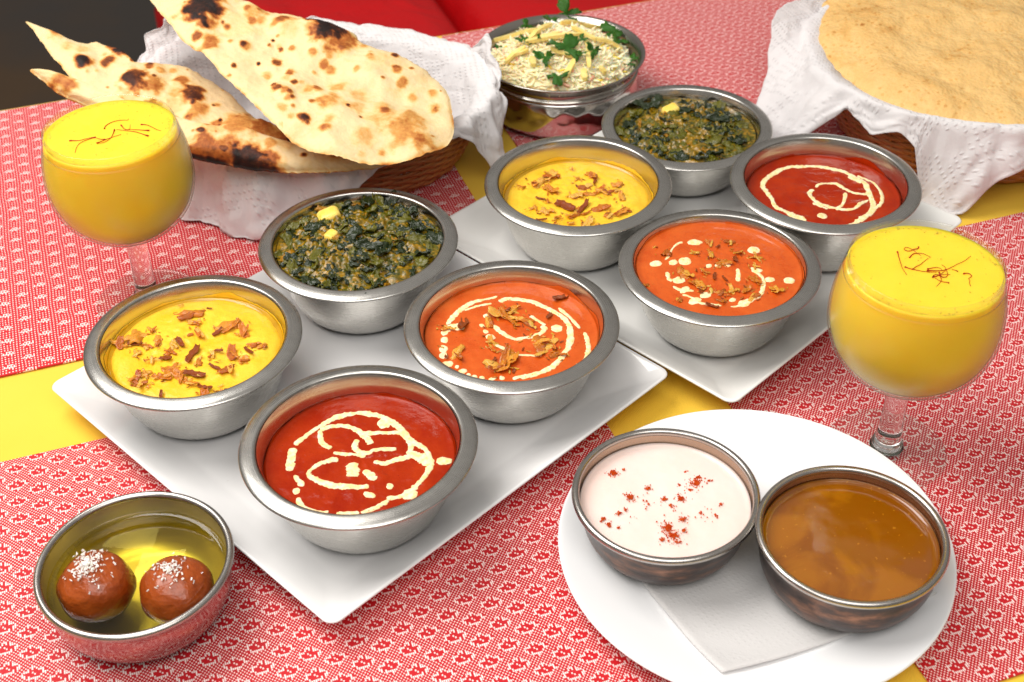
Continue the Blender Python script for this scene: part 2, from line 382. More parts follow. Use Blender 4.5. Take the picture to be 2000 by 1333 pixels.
M['saffron'] = mat_food("saffron_thread", hexc(138, 6, 0), hexc(178, 18, 2), 300, 0.4, 0.0, 0.2, 600, 0.0004, 0.0)
M['yogurt'] = mat_food("white_yogurt", hexc(240, 220, 212), hexc(242, 212, 200), 26, 0.25, 0.2, 0.12, 120, 0.0012, 0.2, None, (0.5, 0.4, 0.3))
M['paprika'] = mat_food("paprika_powder", hexc(190, 56, 4), hexc(216, 96, 20), 500, 0.7, 0.0, 0.3, 900, 0.0005, 0.0)
def mat_sauce():
    t = NT("brown_tamarind_sauce"); c = t.coord()
    n = t.noise(c, 16, 5, 0.5, 0.9); n2 = t.noise(c, 240, 3)
    sk = t.ramp(n, [(0.48, (0, 0, 0)), (0.56, (1, 1, 1))])
    col = t.mix(sk, hexc(132, 72, 2), hexc(154, 92, 6))
    pulp = t.math('GREATER_THAN', t.noise(c, 330, 2, 0.6), 0.69)
    col = t.mix(t.math('MULTIPLY', pulp, 0.5), col, hexc(196, 130, 30))
    t.set(color=col, rough=0.14, coat=0.5, coat_r=0.04, sss=0.25, sss_s=0.004)
    t.bump(n2, 0.03, 0.0005); return t.m
M['sauce'] = mat_sauce()
M['gulab'] = mat_food("syrupy_dough_ball", hexc(136, 54, 12), hexc(172, 80, 26), 70, 0.22, 0.12, 0.6, 260, 0.0016, 0.4, hexc(180, 96, 40))
M['coconut'] = mat_food("grated_coconut", hexc(240, 236, 226), hexc(255, 252, 246), 300, 0.5, 0.1, 0.2, 500, 0.0005, 0.0)
M['rice'] = mat_food("cooked_rice_grain", hexc(246, 224, 176), hexc(252, 240, 204), 30, 0.4, 0.5, 0.1, 500, 0.0004, 0.1)
M['rice_y'] = mat_food("yellow_rice_grain", hexc(238, 200, 40), hexc(248, 220, 90), 30, 0.4, 0.2, 0.1, 500, 0.0004, 0.1)
M['rice_p'] = mat_food("pink_onion_shred", hexc(226, 150, 120), hexc(240, 190, 160), 60, 0.35, 0.2, 0.1, 500, 0.0004, 0.1)
M['ginger'] = mat_food("ginger_strip", hexc(236, 208, 112), hexc(248, 228, 150), 120, 0.35, 0.2, 0.25, 400, 0.0008, 0.1)
M['herb'] = mat_food("coriander_leaf", hexc(24, 68, 10), hexc(60, 116, 26), 120, 0.38, 0.1, 0.4, 300, 0.001, 0.1)
def mat_bread(name, ramp, speck=0.0, bubbly=False):
    t = NT(name); c = t.coord(); ch = t.attr("char")
    n = t.noise(c, 55, 6, 0.62); n2 = t.noise(c, 330, 4, 0.6); n3 = t.noise(c, 22, 4, 0.5, 0.4)
    f = t.math('ADD', ch, t.math('ADD', t.math('MULTIPLY', t.math('SUBTRACT', n, 0.5), 0.34), t.math('MULTIPLY', t.math('SUBTRACT', n2, 0.5), 0.30)))
    br = t.ramp(t.noise(c, 34, 5, 0.6), [(0.56, (0, 0, 0)), (0.74, (1, 1, 1))])
    f = t.math('ADD', f, t.math('MULTIPLY', br, 0.22 + speck))
    if bubbly:
        vb = t.voronoi(c, 190); vb2 = t.noise(c, 46, 4, 0.6)
        f = t.math('ADD', f, t.math('MULTIPLY', t.math('MULTIPLY', t.math('LESS_THAN', vb, 0.26), t.math('GREATER_THAN', vb2, 0.47)), 0.22))
    t.set(color=t.ramp(f, ramp), rough=0.62, spec=0.3, sss=0.06, sss_s=0.003)
    hh = t.math('ADD', t.math('MULTIPLY', n3, 1.2), t.math('ADD', n, t.math('MULTIPLY', n2, 0.35)))
    if bubbly:
        v1 = t.voronoi(t.mapping(c, (1, 1, 1)), 150, 'SMOOTH_F1'); v2 = t.voronoi(c, 420, 'SMOOTH_F1')
        hh = t.math('SUBTRACT', hh, t.math('ADD', t.math('MULTIPLY', v1, 0.9), t.math('MULTIPLY', v2, 0.5)))
    t.bump(hh, 0.42 if bubbly else 0.45, 0.003); return t.m
M['naan'] = mat_bread("tandoor_naan", [(0.0, hexc(232, 206, 158)), (0.22, hexc(228, 194, 134)), (0.40, hexc(212, 152, 78)), (0.58, hexc(168, 92, 36)), (0.76, hexc(74, 32, 14)), (0.92, hexc(30, 16, 12))])
M['poori'] = mat_bread("puffed_fried_bread", [(0.0, hexc(228, 188, 122)), (0.22, hexc(222, 176, 106)), (0.42, hexc(202, 148, 78)), (0.65, hexc(176, 116, 54))], .12, True)
def mat_seat():
    t = NT("red_seat_fabric"); c = t.coord(); n = t.noise(c, 8, 3)
    t.set(color=t.mix(n, hexc(190, 0, 8), hexc(214, 4, 14)), rough=0.6, spec=0.3); t.bump(t.noise(c, 12, 4, 0.5, 1.5), 0.35, 0.02); return t.m
M['seat'] = mat_seat()
t = NT("dark_floor"); c_ = t.coord(); t.set(color=t.mix(t.ramp(t.noise(c_, 1.7, 4), [(0.40, (0, 0, 0)), (0.62, (1, 1, 1))]), hexc(58, 50, 44), hexc(80, 56, 26)), rough=0.5); M['floor'] = t.m
t = NT("dark_metal_leg"); t.set(color=(0.04, 0.04, 0.04), rough=0.4, metal=0.7); M['darkmetal'] = t.m
t = NT("table_board"); c_ = t.coord(); t.set(color=t.mix(t.noise(t.mapping(c_, (2, 30, 2)), 3, 4), (0.10, 0.05, 0.025), (0.2, 0.11, 0.05)), rough=0.5); M['wood'] = t.m

# ------------------------------------------------------------------ setting
TH = math.radians(18.5); UB = np.array([math.cos(TH), math.sin(TH)]); VB = np.array([-math.sin(TH), math.cos(TH)])
def uv2w(u, v): return u * UB + v * VB
def box_mesh(name, sx, sy, z0, z1, bev=0.0, seg=2):
    import bmesh
    bm = bmesh.new(); bmesh.ops.create_cube(bm, size=1.0)
    for v in bm.verts: v.co = Vector(((v.co.x + .5) * sx, (v.co.y + .5) * sy, z0 + (v.co.z + .5) * (z1 - z0)))
    if bev: bmesh.ops.bevel(bm, geom=bm.edges[:], offset=bev, segments=seg, affect='EDGES', profile=0.5)
    m = bpy.data.meshes.new(name); bm.to_mesh(m); bm.free(); return m

FLOORZ = -0.74
fl = obj("floor", box_mesh("floor", 8, 8, FLOORZ - 0.05, FLOORZ), M['floor'], loc=(-4, -2, 0)); fl["kind"] = "structure"
U0, U1, V0, V1 = -0.34, 0.98, 0.20, 1.100
tb = obj("table_board", box_mesh("table_board", U1 - U0 - 0.01, V1 - V0 - 0.01, -0.032, -0.003, 0.002), M['wood']); tb.location = (*uv2w(U0 + 0.005, V0 + 0.005), 0); tb.rotation_euler.z = TH; tb["kind"] = "structure"
# tablecloth: a sheet over the board with a short hanging skirt, gently waved
def tablecloth():
    nu, nv = 90, 66; drop = 0.16; V = []; F = []
    us = np.concatenate([[-drop, -drop * .6, -drop * .25, -0.006], np.linspace(0, U1 - U0, nu), [U1 - U0 + 0.006, U1 - U0 + drop * .25, U1 - U0 + drop * .6, U1 - U0 + drop]])
    vs_ = np.concatenate([[-drop, -drop * .6, -drop * .25, -0.006], np.linspace(0, V1 - V0, nv), [V1 - V0 + 0.006, V1 - V0 + drop * .25, V1 - V0 + drop * .6, V1 - V0 + drop]])
    for v in vs_:
        for u in us:
            du = max(-u, u - (U1 - U0), 0); dv = max(-v, v - (V1 - V0), 0); d = max(du, dv)
            cu = min(max(u, -0.002), U1 - U0 + 0.002); cv = min(max(v, -0.002), V1 - V0 + 0.002)
            wv = 0.012 * d / drop * math.sin(18 * (u if dv >= du else v))
            if d > 0.001:
                if du > dv: cu += math.copysign(0.004 + abs(wv), u - 0.1)
                else: cv += math.copysign(0.004 + abs(wv), v - 0.1)
            z = -max(d - 0.004, 0) if d > 0.001 else 0.0
            V.append((cu, cv, z))
    n = len(us)
    for b in range(len(vs_) - 1):
        for a in range(n - 1): F.append((b * n + a, b * n + a + 1, (b + 1) * n + a + 1, (b + 1) * n + a))
    return mesh("tablecloth", V, F)
tc = obj("tablecloth", tablecloth(), M['yellow']); tc.location = (*uv2w(U0, V0), 0); tc.rotation_euler.z = TH
tag(tc, "plain yellow tablecloth covering the table under the woven mats", "tablecloth")

def placemat(u0, u1, v0, v1, label, mat, dz=0.0, rot=0.0):
    m = box_mesh("placemat", u1 - u0, v1 - v0, 0.0, 0.0014, 0.0005, 2)
    o = obj("placemat", m, mat); o.location = (*uv2w(u0, v0), 0.0006 + dz); o.rotation_euler.z = TH + rot
    tag(o, label, "placemat", "red and white woven placemats")
placemat(-0.201, 0.249, 0.735, 1.098, "pink-red woven placemat with white diamonds under the bread basket and a goblet", M['weave_rev'])
placemat(0.305, 0.755, 0.735, 1.098, "red and white woven placemat under the hammered pot of rice", M['weave'])
placemat(-0.203, 0.247, 0.290, 0.652, "red and white woven placemat under the bowl of syrup dough balls", M['weave'])
placemat(0.325, 0.775, 0.3145, 0.666, "red and white woven placemat beneath the goblet near the round plate", M['weave'])

# red seats beyond the table
def seat(u0, u1, v0, v1, label):
    root = thing("chair", label, "chair", (*uv2w((u0 + u1) / 2, (v0 + v1) / 2), FLOORZ), TH, "red chairs beyond the table")
    n = 40; V = []; F = []; W, D = u1 - u0, v1 - v0; T = 0.42
    for j in range(n + 1):
        for i in range(n + 1):
            a = i / n * 2 - 1; b = j / n * 2 - 1
            ed = (max(0, 1 - abs(a) ** 7) * max(0, 1 - abs(b) ** 7)) ** 0.4
            z = T + 0.06 * ed + 0.012 * pn(a * 2 + u0 * 9, b * 2, 3) + 0.006 * abs(pn(a * 5 + b * 3, b * 2 - a, u0 * 7))
            V.append((a * W / 2, b * D / 2, z))
    for j in range(n):
        for i in range(n):
            k = j * (n + 1) + i; F.append((k, k + 1, k + n + 2, k + n + 1))
    s = len(V); per = [i for i in range(n + 1)] + [(j) * (n + 1) + n for j in range(1, n + 1)] + [n * (n + 1) + i for i in range(n - 1, -1, -1)] + [j * (n + 1) for j in range(n - 1, 0, -1)]
    for k in per: V.append((V[k][0], V[k][1], T - 0.04))
    L = len(per)
    for k in range(L): F.append((per[k], s + k, s + (k + 1) % L, per[(k + 1) % L]))
    F.append(tuple(range(s, s + L)))
    obj("seat_cushion", mesh("seat_cushion", V, F), M['seat'], root)
    for sx in (-1, 1):
        for sy in (-1, 1):
            lm = box_mesh("chair_leg", 0.03, 0.03, 0.0, T - 0.04, 0.004)
            obj("leg", lm, M['darkmetal'], root, (sx * (W / 2 - 0.04) - 0.015, sy * (D / 2 - 0.04) - 0.015, 0))
seat(0.10, 0.495, 1.40, 1.98, "red upholstered chair seat behind the naan basket")
seat(0.512, 1.00, 1.40, 1.98, "red upholstered chair seat behind the pot of rice")

# ------------------------------------------------------------------ plates
def square_ring(h, cr, z, n=10):
    P = []
    for q, (sx, sy) in enumerate(((1, 1), (-1, 1), (-1, -1), (1, -1))):
        for k in range(n):
            a = math.pi / 2 * q + math.pi / 2 * k / (n - 1)
            P.append((sx * (h - cr) + cr * math.cos(a), sy * (h - cr) + cr * math.sin(a), z))
    # subdivide sides
    out = []
    for i in range(len(P)):
        out.append(P[i])
        if i % n == n - 1:
            p, q = np.array(P[i]), np.array(P[(i + 1) % len(P)])
            for k in range(1, 14): out.append(tuple(p + (q - p) * k / 14))
    return out
def square_plate(name, label, center, half, mat, rz):
    h = half
    prof = [(0.02, 0.004, .0062), (0.06, 0.010, .0062), (h - .031, 0.012, .0062), (h - .027, .012, .0068), (h - .018, .010, .0108), (h - .007, .008, .0165), (h - .0025, .0075, .0190), (h - .0006, .0072, .0196), (h, .007, .0188), (h - .0008, .007, .0175), (h - .004, .007, .0150), (h - .018, .009, .0078), (h - .032, .012, .0028), (h - .036, .012, .0002), (h - .040, .012, .0002), (h - .043, .012, .0020), (0.02, .004, .0020)]
    V = []; F = []; R = []
    for hh, cr, z in prof:
        ring = square_ring(hh, cr, z); R.append(list(range(len(V), len(V) + len(ring)))); V += ring
    for A, B in zip(R[:-1], R[1:]):
        n = len(A)
        for k in range(n): F.append((A[k], A[(k + 1) % n], B[(k + 1) % n], B[k]))
    F.append(tuple(R[0])); F.append(tuple(reversed(R[-1])))
    m = mesh(name, V, F); fix_normals(m)
    o = obj(name, m, mat); o.location = (*center, 0.002); o.rotation_euler.z = rz
    tag(o, label, "plate", "square white plates"); return o
PLF = 0.0084   # height of the plates' inner floor
square_plate("square_plate", "white square plate beside the bowl of syrup dough balls", (-0.0945, 0.6314), 0.1365, M['ceramic'], math.radians(45.0))
square_plate("square_plate", "white square plate whose bowls stand next to the pot of rice", (0.1317, 0.7932), 0.1362, M['ceramic2'], math.radians(45.0))
rp_prof = smooth_prof([(0.0001, .0052), (0.05, .0052), (.066, .0056), (.078, .0085), (.094, .0140), (.1035, .0172), (.1052, .0172), (.1055, .0162), (.1030, .0142), (.092, .0100), (.074, .0040), (.066, .0016), (.064, .0002), (.061, .0002), (.058, .0018), (0.0001, .0018)], 5)
rpm = mesh("round_plate", *lathe([(0, .0052)] + [tuple(p) for p in rp_prof[1:-1]] + [(0, .0018)], 128)); fix_normals(rpm)
rp = obj("round_plate", rpm, M['ceramic3'], loc=(0.1283, 0.4938, 0.002)); tag(rp, "round white plate carrying the two dark copper bowls", "plate")

# paper napkin on the round plate
def flat_napkin():
    Q = [unp(1408, 1326, .011), unp(1828, 1168, .015), unp(1520, 1015, .010), unp(1225, 1100, .010)]
    c0 = np.array([0.1283, 0.4938]); n = 36; V = []; F = []; UVs = []
    def plz(r): return 0.002 + np.interp(r, [p[0] for p in rp_prof[:26]], [p[1] for p in rp_prof[:26]])
    for j in range(n + 1):
        for i in range(n + 1):
            a, b = i / n, j / n
            p = (1 - a) * (1 - b) * Q[0] + a * (1 - b) * Q[1] + a * b * Q[2] + (1 - a) * b * Q[3]
            r = np.linalg.norm(p[:2] - c0)
            z = plz(min(r, 0.1035)) + 0.0009 + 0.0005 * (1 + pn(a * 3, b * 3)) * (1 if min(a, b, 1 - a, 1 - b) > .05 else 1.6)
            V.append((p[0], p[1], z)); UVs.append((a * .14, b * .11))
    for j in range(n):
        for i in range(n):
            k = j * (n + 1) + i; F.append((k, k + 1, k + n + 2, k + n + 1))
    m = mesh("paper_napkin", V, F); uvl = m.uv_layers.new(name="UVMap")
    for l in m.loops: uvl.data[l.index].uv = UVs[l.vertex_index]
    return m
o = obj("paper_napkin", flat_napkin(), M['paper_flat']); so = o.modifiers.new("thick", 'SOLIDIFY'); so.thickness = 0.0005; so.offset = 1
tag(o, "white paper napkin lying on the round plate beneath the copper bowls", "napkin")

# ------------------------------------------------------------------ steel bowls and curries
RI = 0.0555  # inner radius at the lip for R = .065
def wall_r(d, depth):
    s = depth / 0.050
    return np.interp(d / s, [0, .004, .012, .022, .032, .040, .046, .049], [.0556, .0540, .0528, .0512, .0480, .0435, .0370, .030])
def steel_bowl(x, y, zr, R, label):
    dep = zr - PLF - 0.0004; s = dep / 0.050; k = R / 0.065
    root = thing("steel_bowl", label, "bowl", (x, y, PLF), 0, "wide-lipped steel curry bowls")
    T = dep
    def zz(d): return T - d * s
    inner = [(wall_r(d * s, dep) * k, zz(d)) for d in (.0012, .004, .008, .012, .017, .022, .027, .032, .036, .040, .043, .046)]
    inner += [(.032 * k, zz(.0478)), (.022 * k, zz(.0488)), (0, zz(.0488))]
    outer = [(0.0, 0.0008), (.024 * k, .0004), (.0335 * k, .0004), (.0385 * k, zz(.0478)), (.0420 * k, zz(.0445)), (.0452 * k, zz(.040)), (.0488 * k, zz(.0325)), (.0516 * k, zz(.0235)), (.0536 * k, zz(.014)), (.0546 * k, zz(.008)), (.0558 * k, zz(.0046))]
    prof = [(a, b) for a, b in inner][::-1]
    V, F = lathe(prof, 112); m = mesh("bowl_inside", V, F)
    m.flip_normals(); obj("bowl_lining", m, M['steel_in'], root)
    V, F = lathe(outer, 112)
    m = mesh("bowl_body", V, F); fix_normals(m); obj("bowl_body", m, M['steel'], root)
    lip = smooth_prof([(.0551 * k, zz(.0040)), (.0553 * k, zz(.0018)), (.0559 * k, zz(.0005)), (.0570 * k, T), (.0588 * k, zz(.0001)), (.0608 * k, zz(.0004)), (.0628 * k, zz(.0009)), (.0643 * k, zz(.0016)), (.0650 * k, zz(.0023)), (.0649 * k, zz(.0030)), (.0641 * k, zz(.0027)), (.0605 * k, zz(.0018)), (.0560 * k, zz(.0046))], 3)
    m = mesh("rim", *lathe([tuple(p) for p in lip], 128)); fix_normals(m); obj("rim", m, M['steel_rim'], root)
    return root

def disc_surface(R, nr=34, na=110, hfun=None, edge=0.0012, irr=0.0):
    V = [(0, 0, hfun(0, 0) if hfun else 0)]; F = []
    for i in range(1, nr + 1):
        f = (i / nr) ** 0.85
        for k in range(na):
            a = 2 * math.pi * k / na
            rr = R * f * (1 + irr * f ** 8 * (0.6 * pn(math.cos(a) * 3, math.sin(a) * 3, R * 90) + 0.5 * pn(math.cos(a) * 11, math.sin(a) * 11, R * 70)))
            x, y = rr * math.cos(a), rr * math.sin(a)
            z = (hfun(x, y) if hfun else 0) * (1 - f ** 10) + (edge * max(0, (f - 0.93) / 0.07) ** 2)
            V.append((x, y, z))
    for k in range(na): F.append((0, 1 + k, 1 + (k + 1) % na))
    for i in range(nr - 1):
        s = 1 + i * na
        for k in range(na): F.append((s + k, s + na + k, s + na + (k + 1) % na, s + (k + 1) % na))
    # body below the surface
    s = 1 + (nr - 1) * na; b = len(V)
    for k in range(na): V.append((V[s + k][0] * .93, V[s + k][1] * .93, -0.010))
    for k in range(na): F.append((s + k, b + k, b + (k + 1) % na, s + (k + 1) % na))
    F.append(tuple(b + k for k in reversed(range(na))))
    return V, F

def solve_depth(x, y, zr, depth, ytop):
    # depth below the rim at which the far edge of a filling shows at image row ytop
    lo, hi = 0.002, 0.034
    for _ in range(40):
        d = (lo + hi) / 2; r = wall_r(d, depth)
        t = np.linspace(0, 2 * math.pi, 90); P = np.stack([x + r * np.cos(t), y + r * np.sin(t), np.full_like(t, zr - d)], -1) - CAM
        row = (666.5 - FPX * (P @ _up) / (P @ _fwd)).min()
        if row > ytop: hi = d
        else: lo = d
    return d
def ribbon(pts, z, off, seed, closed=False, hh=0.00030):
    """cream stroke: list of (world x, y, width) -> low rounded strip with ragged edges"""
    pts = [np.array(p, float) for p in pts]
    P = smooth_prof(pts, 7) if len(pts) > 2 else [pts[0] + (pts[-1] - pts[0]) * k / 6 for k in range(7)]
    V = []; F = []; n = len(P)
    for i, p in enumerate(P):
        a = P[max(i - 1, 0)]; b = P[min(i + 1, n - 1)]; t = (b - a)[:2]; t = t / (np.linalg.norm(t) + 1e-9); nn = np.array([-t[1], t[0]])
        e = min(i, n - 1 - i); tp = [0.45, 0.8, 1][min(e, 2)]
        wl = p[2] / 2 * tp * (1 + 0.4 * pn(p[0] * 700, p[1] * 700, seed) + .3 * pn(p[0] * 2000, p[1] * 2000, seed)); wr = p[2] / 2 * tp * (1 + 0.4 * pn(p[0] * 700, p[1] * 700, seed + 5) + .3 * pn(p[0] * 2000, p[1] * 2000, seed + 9))
        for s, h in ((-1, -.0004), (-.8, hh * .55), (-.4, hh * .9), (0, hh), (.4, hh * .9), (.8, hh * .55), (1, -.0004)):
            q = p[:2] + nn * (wl if s < 0 else wr) * s
            V.append((q[0] - off[0], q[1] - off[1], z + h))
    for i in range(n - 1):
        for k in range(6): F.append((i * 7 + k, i * 7 + k + 1, i * 7 + k + 8, i * 7 + k + 7))
    F.append(tuple(range(7))); F.append(tuple(reversed(range((n - 1) * 7, n * 7))))
    return V, F
def blob(x, y, w, l, ang, z, seed, hh=0.00035):
    V = [(x, y, z + hh)]; F = []; n = 20
    for i, (f, h) in enumerate(((.5, hh * .9), (.85, hh * .6), (1.0, -.0004))):
        for k in range(n):
            a = 2 * math.pi * k / n; q = (1 + .22 * pn(math.cos(a) * 1.8, math.sin(a) * 1.8, seed)) * f
            u, v = l / 2 * q * math.cos(a), w / 2 * q * math.sin(a)
            V.append((x + u * math.cos(ang) - v * math.sin(ang), y + u * math.sin(ang) + v * math.cos(ang), z + h))
    for k in range(n): F.append((0, 1 + k, 1 + (k + 1) % n))
    for i in range(2):
        s = 1 + i * n
        for k in range(n): F.append((s + k, s + n + k, s + n + (k + 1) % n, s + (k + 1) % n))
    return V, F

# crumpled scraps shared by garnishes
def scrap(name, L, W, curl, rough, seed, nx=7, ny=4, th=0.0007):
    V = []; F = []
    for j in range(ny + 1):
        for i in range(nx + 1):
            a = i / nx * 2 - 1; b = j / ny * 2 - 1
            wdt = (1 - 0.35 * abs(a) ** 2.2) * (1 + .35 * pn(a * 2, b, seed))
            x = a * L / 2 * (1 + .15 * pn(a * 3, b * 2, seed + 2)); y = b * W / 2 * wdt + 0.25 * W * pn(a * 1.5, 0, seed + 4)
            z = curl * (b * b - 0.4) * W * 0.5 + rough * pn(a * 2.2, b * 1.8, seed + 8) + rough * .6 * pn(a * 5, b * 4, seed + 1) + curl * 0.12 * L * (a * a)
            V.append((x, y, z))
    n0 = len(V); V += [(x, y, z - th) for x, y, z in V]
    r = nx + 1
    for j in range(ny):
        for i in range(nx):
            k = j * r + i; F.append((k, k + 1, k + r + 1, k + r)); F.append((n0 + k, n0 + k + r, n0 + k + r + 1, n0 + k + 1))
    per = [i for i in range(r)] + [j * r + nx for j in range(1, ny + 1)] + [ny * r + i for i in range(nx - 1, -1, -1)] + [j * r for j in range(ny - 1, 0, -1)]
    for k in range(len(per)):
        a, b = per[k], per[(k + 1) % len(per)]; F.append((a, n0 + a, n0 + b, b))
    return mesh(name, V, F)
ON = [scrap("fried_onion", 1.0, 0.22 + .22 * (i % 3) / 2, 0.6 * (-1) ** i, 0.20, 10 + i * 3, 10, 4, th=.04) for i in range(8)]
for m_ in ON: m_.materials.append(M['onion'])
OND = [scrap("fried_onion_dark", 1.0, 0.22 + .12 * (i % 2), 0.8, 0.12, 50 + i * 3, 9, 4, th=.09) for i in range(5)]
for m_ in OND: m_.materials.append(M['onion_dark'])
LF = [scrap("spinach_leaf", 1.0, 0.30 + .16 * (i % 3), 0.45 * (-1) ** i, 0.20, 90 + i * 3, 12, 9, .05) for i in range(7)]
LF2 = [m_.copy() for m_ in LF]; LF3 = [m_.copy() for m_ in LF]
for m_ in LF: m_.materials.append(M['spinach'])
for m_ in LF2: m_.materials.append(M['spinach2'])
for m_ in LF3: m_.materials.append(M['gravylump'])

def put_scrap(name, lib, parent, p, size, seed, tilt=0.35, lift=0.0, rz=None, flat=1.0):
    rr = random.Random(seed); m = lib[rr.randrange(len(lib))]
    o = obj(name, m, None, parent); o.location = (p[0], p[1], p[2] + lift); o.scale = (size, size * rr.uniform(.8, 1.25), size * rr.uniform(.7, 1.0) * flat)
    o.rotation_euler = (rr.uniform(-tilt, tilt), rr.uniform(-tilt, tilt), rr.uniform(0, 6.28) if rz is None else rz); return o

BOWLS = {  # x, y, rim height, R
 'A': (-.0848, .5362, .0580, .0652), 'B': (-.1907, .6293, .0580, .0647), 'C': (-.0995, .7280, .0580, .0654), 'D': (-.0001, .6382, .0580, .0652),
 'E': (.0480, .7925, .0590, .0650), 'F': (.1335, .6965, .0560, .0643), 'G': (.2180, .7860, .0605, .0650), 'H': (.1345, .8845, .0490, .0640)}
LIPD = .0022   # the lip's crown stands this far above its outer edge
BOWLS = {k: (x, y, z + LIPD, R) for k, (x, y, z, R) in BOWLS.items()}
BL = {'A': "steel bowl of deep red curry with big cream loops beside the syrup bowl", 'B': "steel bowl of yellow onion-topped curry at the plate corner by a goblet stem",
 'C': "steel bowl heaped with dark spinach curry in front of the naan basket", 'D': "steel bowl of orange curry with cream rings in the plate corner touching the other plate",
 'E': "steel bowl of yellow onion-topped curry next to the smaller spinach bowl", 'F': "steel bowl of orange curry with scattered cream dots and many onions",
 'G': "steel bowl of red curry with a cream ring near the flat bread basket", 'H': "steel bowl of spinach curry right in front of the rice pot"}
for k, (x, y, zr, R) in BOWLS.items(): steel_bowl(x, y, zr, R, BL[k])

ZO = {'A': (440, 680, 520 / 1650), 'B': (0, 520, 620 / 1878), 'C': (480, 340, 740 / 1973), 'D': (480, 340, 740 / 1973), 'E': (940, 260, 380 / 1809), 'F': (1200, 400, 420 / 1866), 'G': (1420, 260, 480 / 2000), 'H': (900, 0, 600 / 1904)}
YT = {'A': 772, 'B': 580, 'D': 553, 'E': 312, 'F': 435, 'G': 304}
def bowl_pt(k, zx, zy, z):
    ox, oy, s = ZO[k]; return unp(ox + zx * s, oy + zy * s, z)
def pxscale(k, z):   # metres per zoomed pixel at the bowl
    x, y, zr, R = BOWLS[k]; d = (np.array([x, y, z]) - CAM) @ _fwd; return d / FPX * ZO[k][2]

STROKES = {
'A': [([(430,600),(500,545),(580,490),(640,455),(720,420),(800,408),(880,408),(950,420),(1000,440),(1060,480),(1110,530),(1160,580),(1230,620),(1265,670),(1270,730),(1240,790),(1190,850),(1140,890),(1080,920),(1000,930)], 40),
  ([(590,510),(640,490),(720,480),(790,495),(840,525),(880,560),(900,595)], 34), ([(590,510),(590,560),(610,600),(660,620)], 32), ([(840,525),(920,525),(1000,525),(1080,530),(1130,570),(1150,620),(1130,660)], 32),
  ([(820,570),(800,610),(830,645),(890,650),(930,635),(1060,625)], 38), ([(670,650),(730,655),(800,665),(870,670)], 30), ([(1130,650),(1180,665),(1240,690),(1265,730)], 64), ([(1150,675),(1060,690),(990,715),(920,705)], 34),
  ([(700,690),(640,700),(580,725),(530,755),(520,790),(580,825),(660,850),(740,860),(820,865),(890,855)], 36), ([(780,720),(790,760),(785,800)], 80), ([(860,760),(900,790),(930,820)], 44), ([(860,900),(930,920)], 36), ([(1310,700),(1405,705)], 60),
  ([(450,930),(480,985),(560,1015),(640,1022)], 36), ([(690,1025),(760,1028),(830,1025)], 34), ([(840,1020),(910,1000),(970,970),(1010,945)], 30), ([(420,620),(408,690),(400,745)], 46), ([(430,790),(465,835)], 44)],
'G': [([(640,720),(590,690),(500,650),(440,625),(390,590),(360,530),(330,490),(295,440),(300,400),(350,350),(420,305),(500,280),(600,272),(700,275),(800,285),(900,305),(980,330),(1060,370),(1110,400),(1140,450),(1165,510),(1185,560),(1190,600),(1170,650),(1120,690),(1060,725),(1000,750),(900,765),(780,770),(700,755),(640,735)], 38),
  ([(1060,350),(1140,380),(1200,420),(1250,480),(1265,530),(1250,580),(1210,610),(1180,650)], 24), ([(720,440),(780,415),(860,415),(930,440),(980,465),(1050,490),(1150,500)], 28),
  ([(700,460),(670,490),(690,530),(740,570),(800,590),(870,610),(920,600),(950,560),(960,520),(965,490)], 32), ([(700,570),(760,600),(820,620)], 24), ([(880,615),(960,625),(1040,615),(1090,580),(1150,545)], 26), ([(500,650),(560,685),(620,715)], 62), ([(990,350),(1060,385),(1100,410)], 55)],
'D': [([(1310,640),(1240,655),(1170,675),(1120,705),(1080,745),(1050,785)], 24), ([(1280,675),(1200,690),(1140,710)], 18),
  ([(1390,1065),(1460,1055),(1540,1030),(1600,1000),(1650,950),(1685,890),(1690,830),(1680,780),(1640,740),(1580,705),(1500,670),(1430,655),(1360,650),(1320,665)], 30), ([(1630,700),(1690,750),(1740,805)], 18),
  ([(1765,825),(1780,870),(1785,920),(1770,970),(1720,1010),(1660,1045),(1600,1065),(1540,1080)], 26), ([(1290,790),(1340,830),(1400,860),(1450,855),(1500,845),(1550,820),(1560,795)], 22), ([(1290,880),(1340,910),(1400,935),(1460,945),(1540,945)], 19), ([(1480,740),(1530,770),(1560,790)], 19), ([(1110,790),(1060,800),(1040,825)], 40)],
'F': [([(590,325),(540,345),(500,390),(470,450),(440,480)], 24), ([(1190,540),(1240,590),(1290,640),(1290,720),(1260,790),(1200,830),(1100,870),(1010,885)], 32), ([(590,780),(660,800),(740,850),(800,860),(930,880)], 30), ([(510,710),(580,740),(690,745)], 32), ([(1070,560),(1075,610),(1070,665)], 36), ([(460,590),(470,640),(500,665)], 44)]}
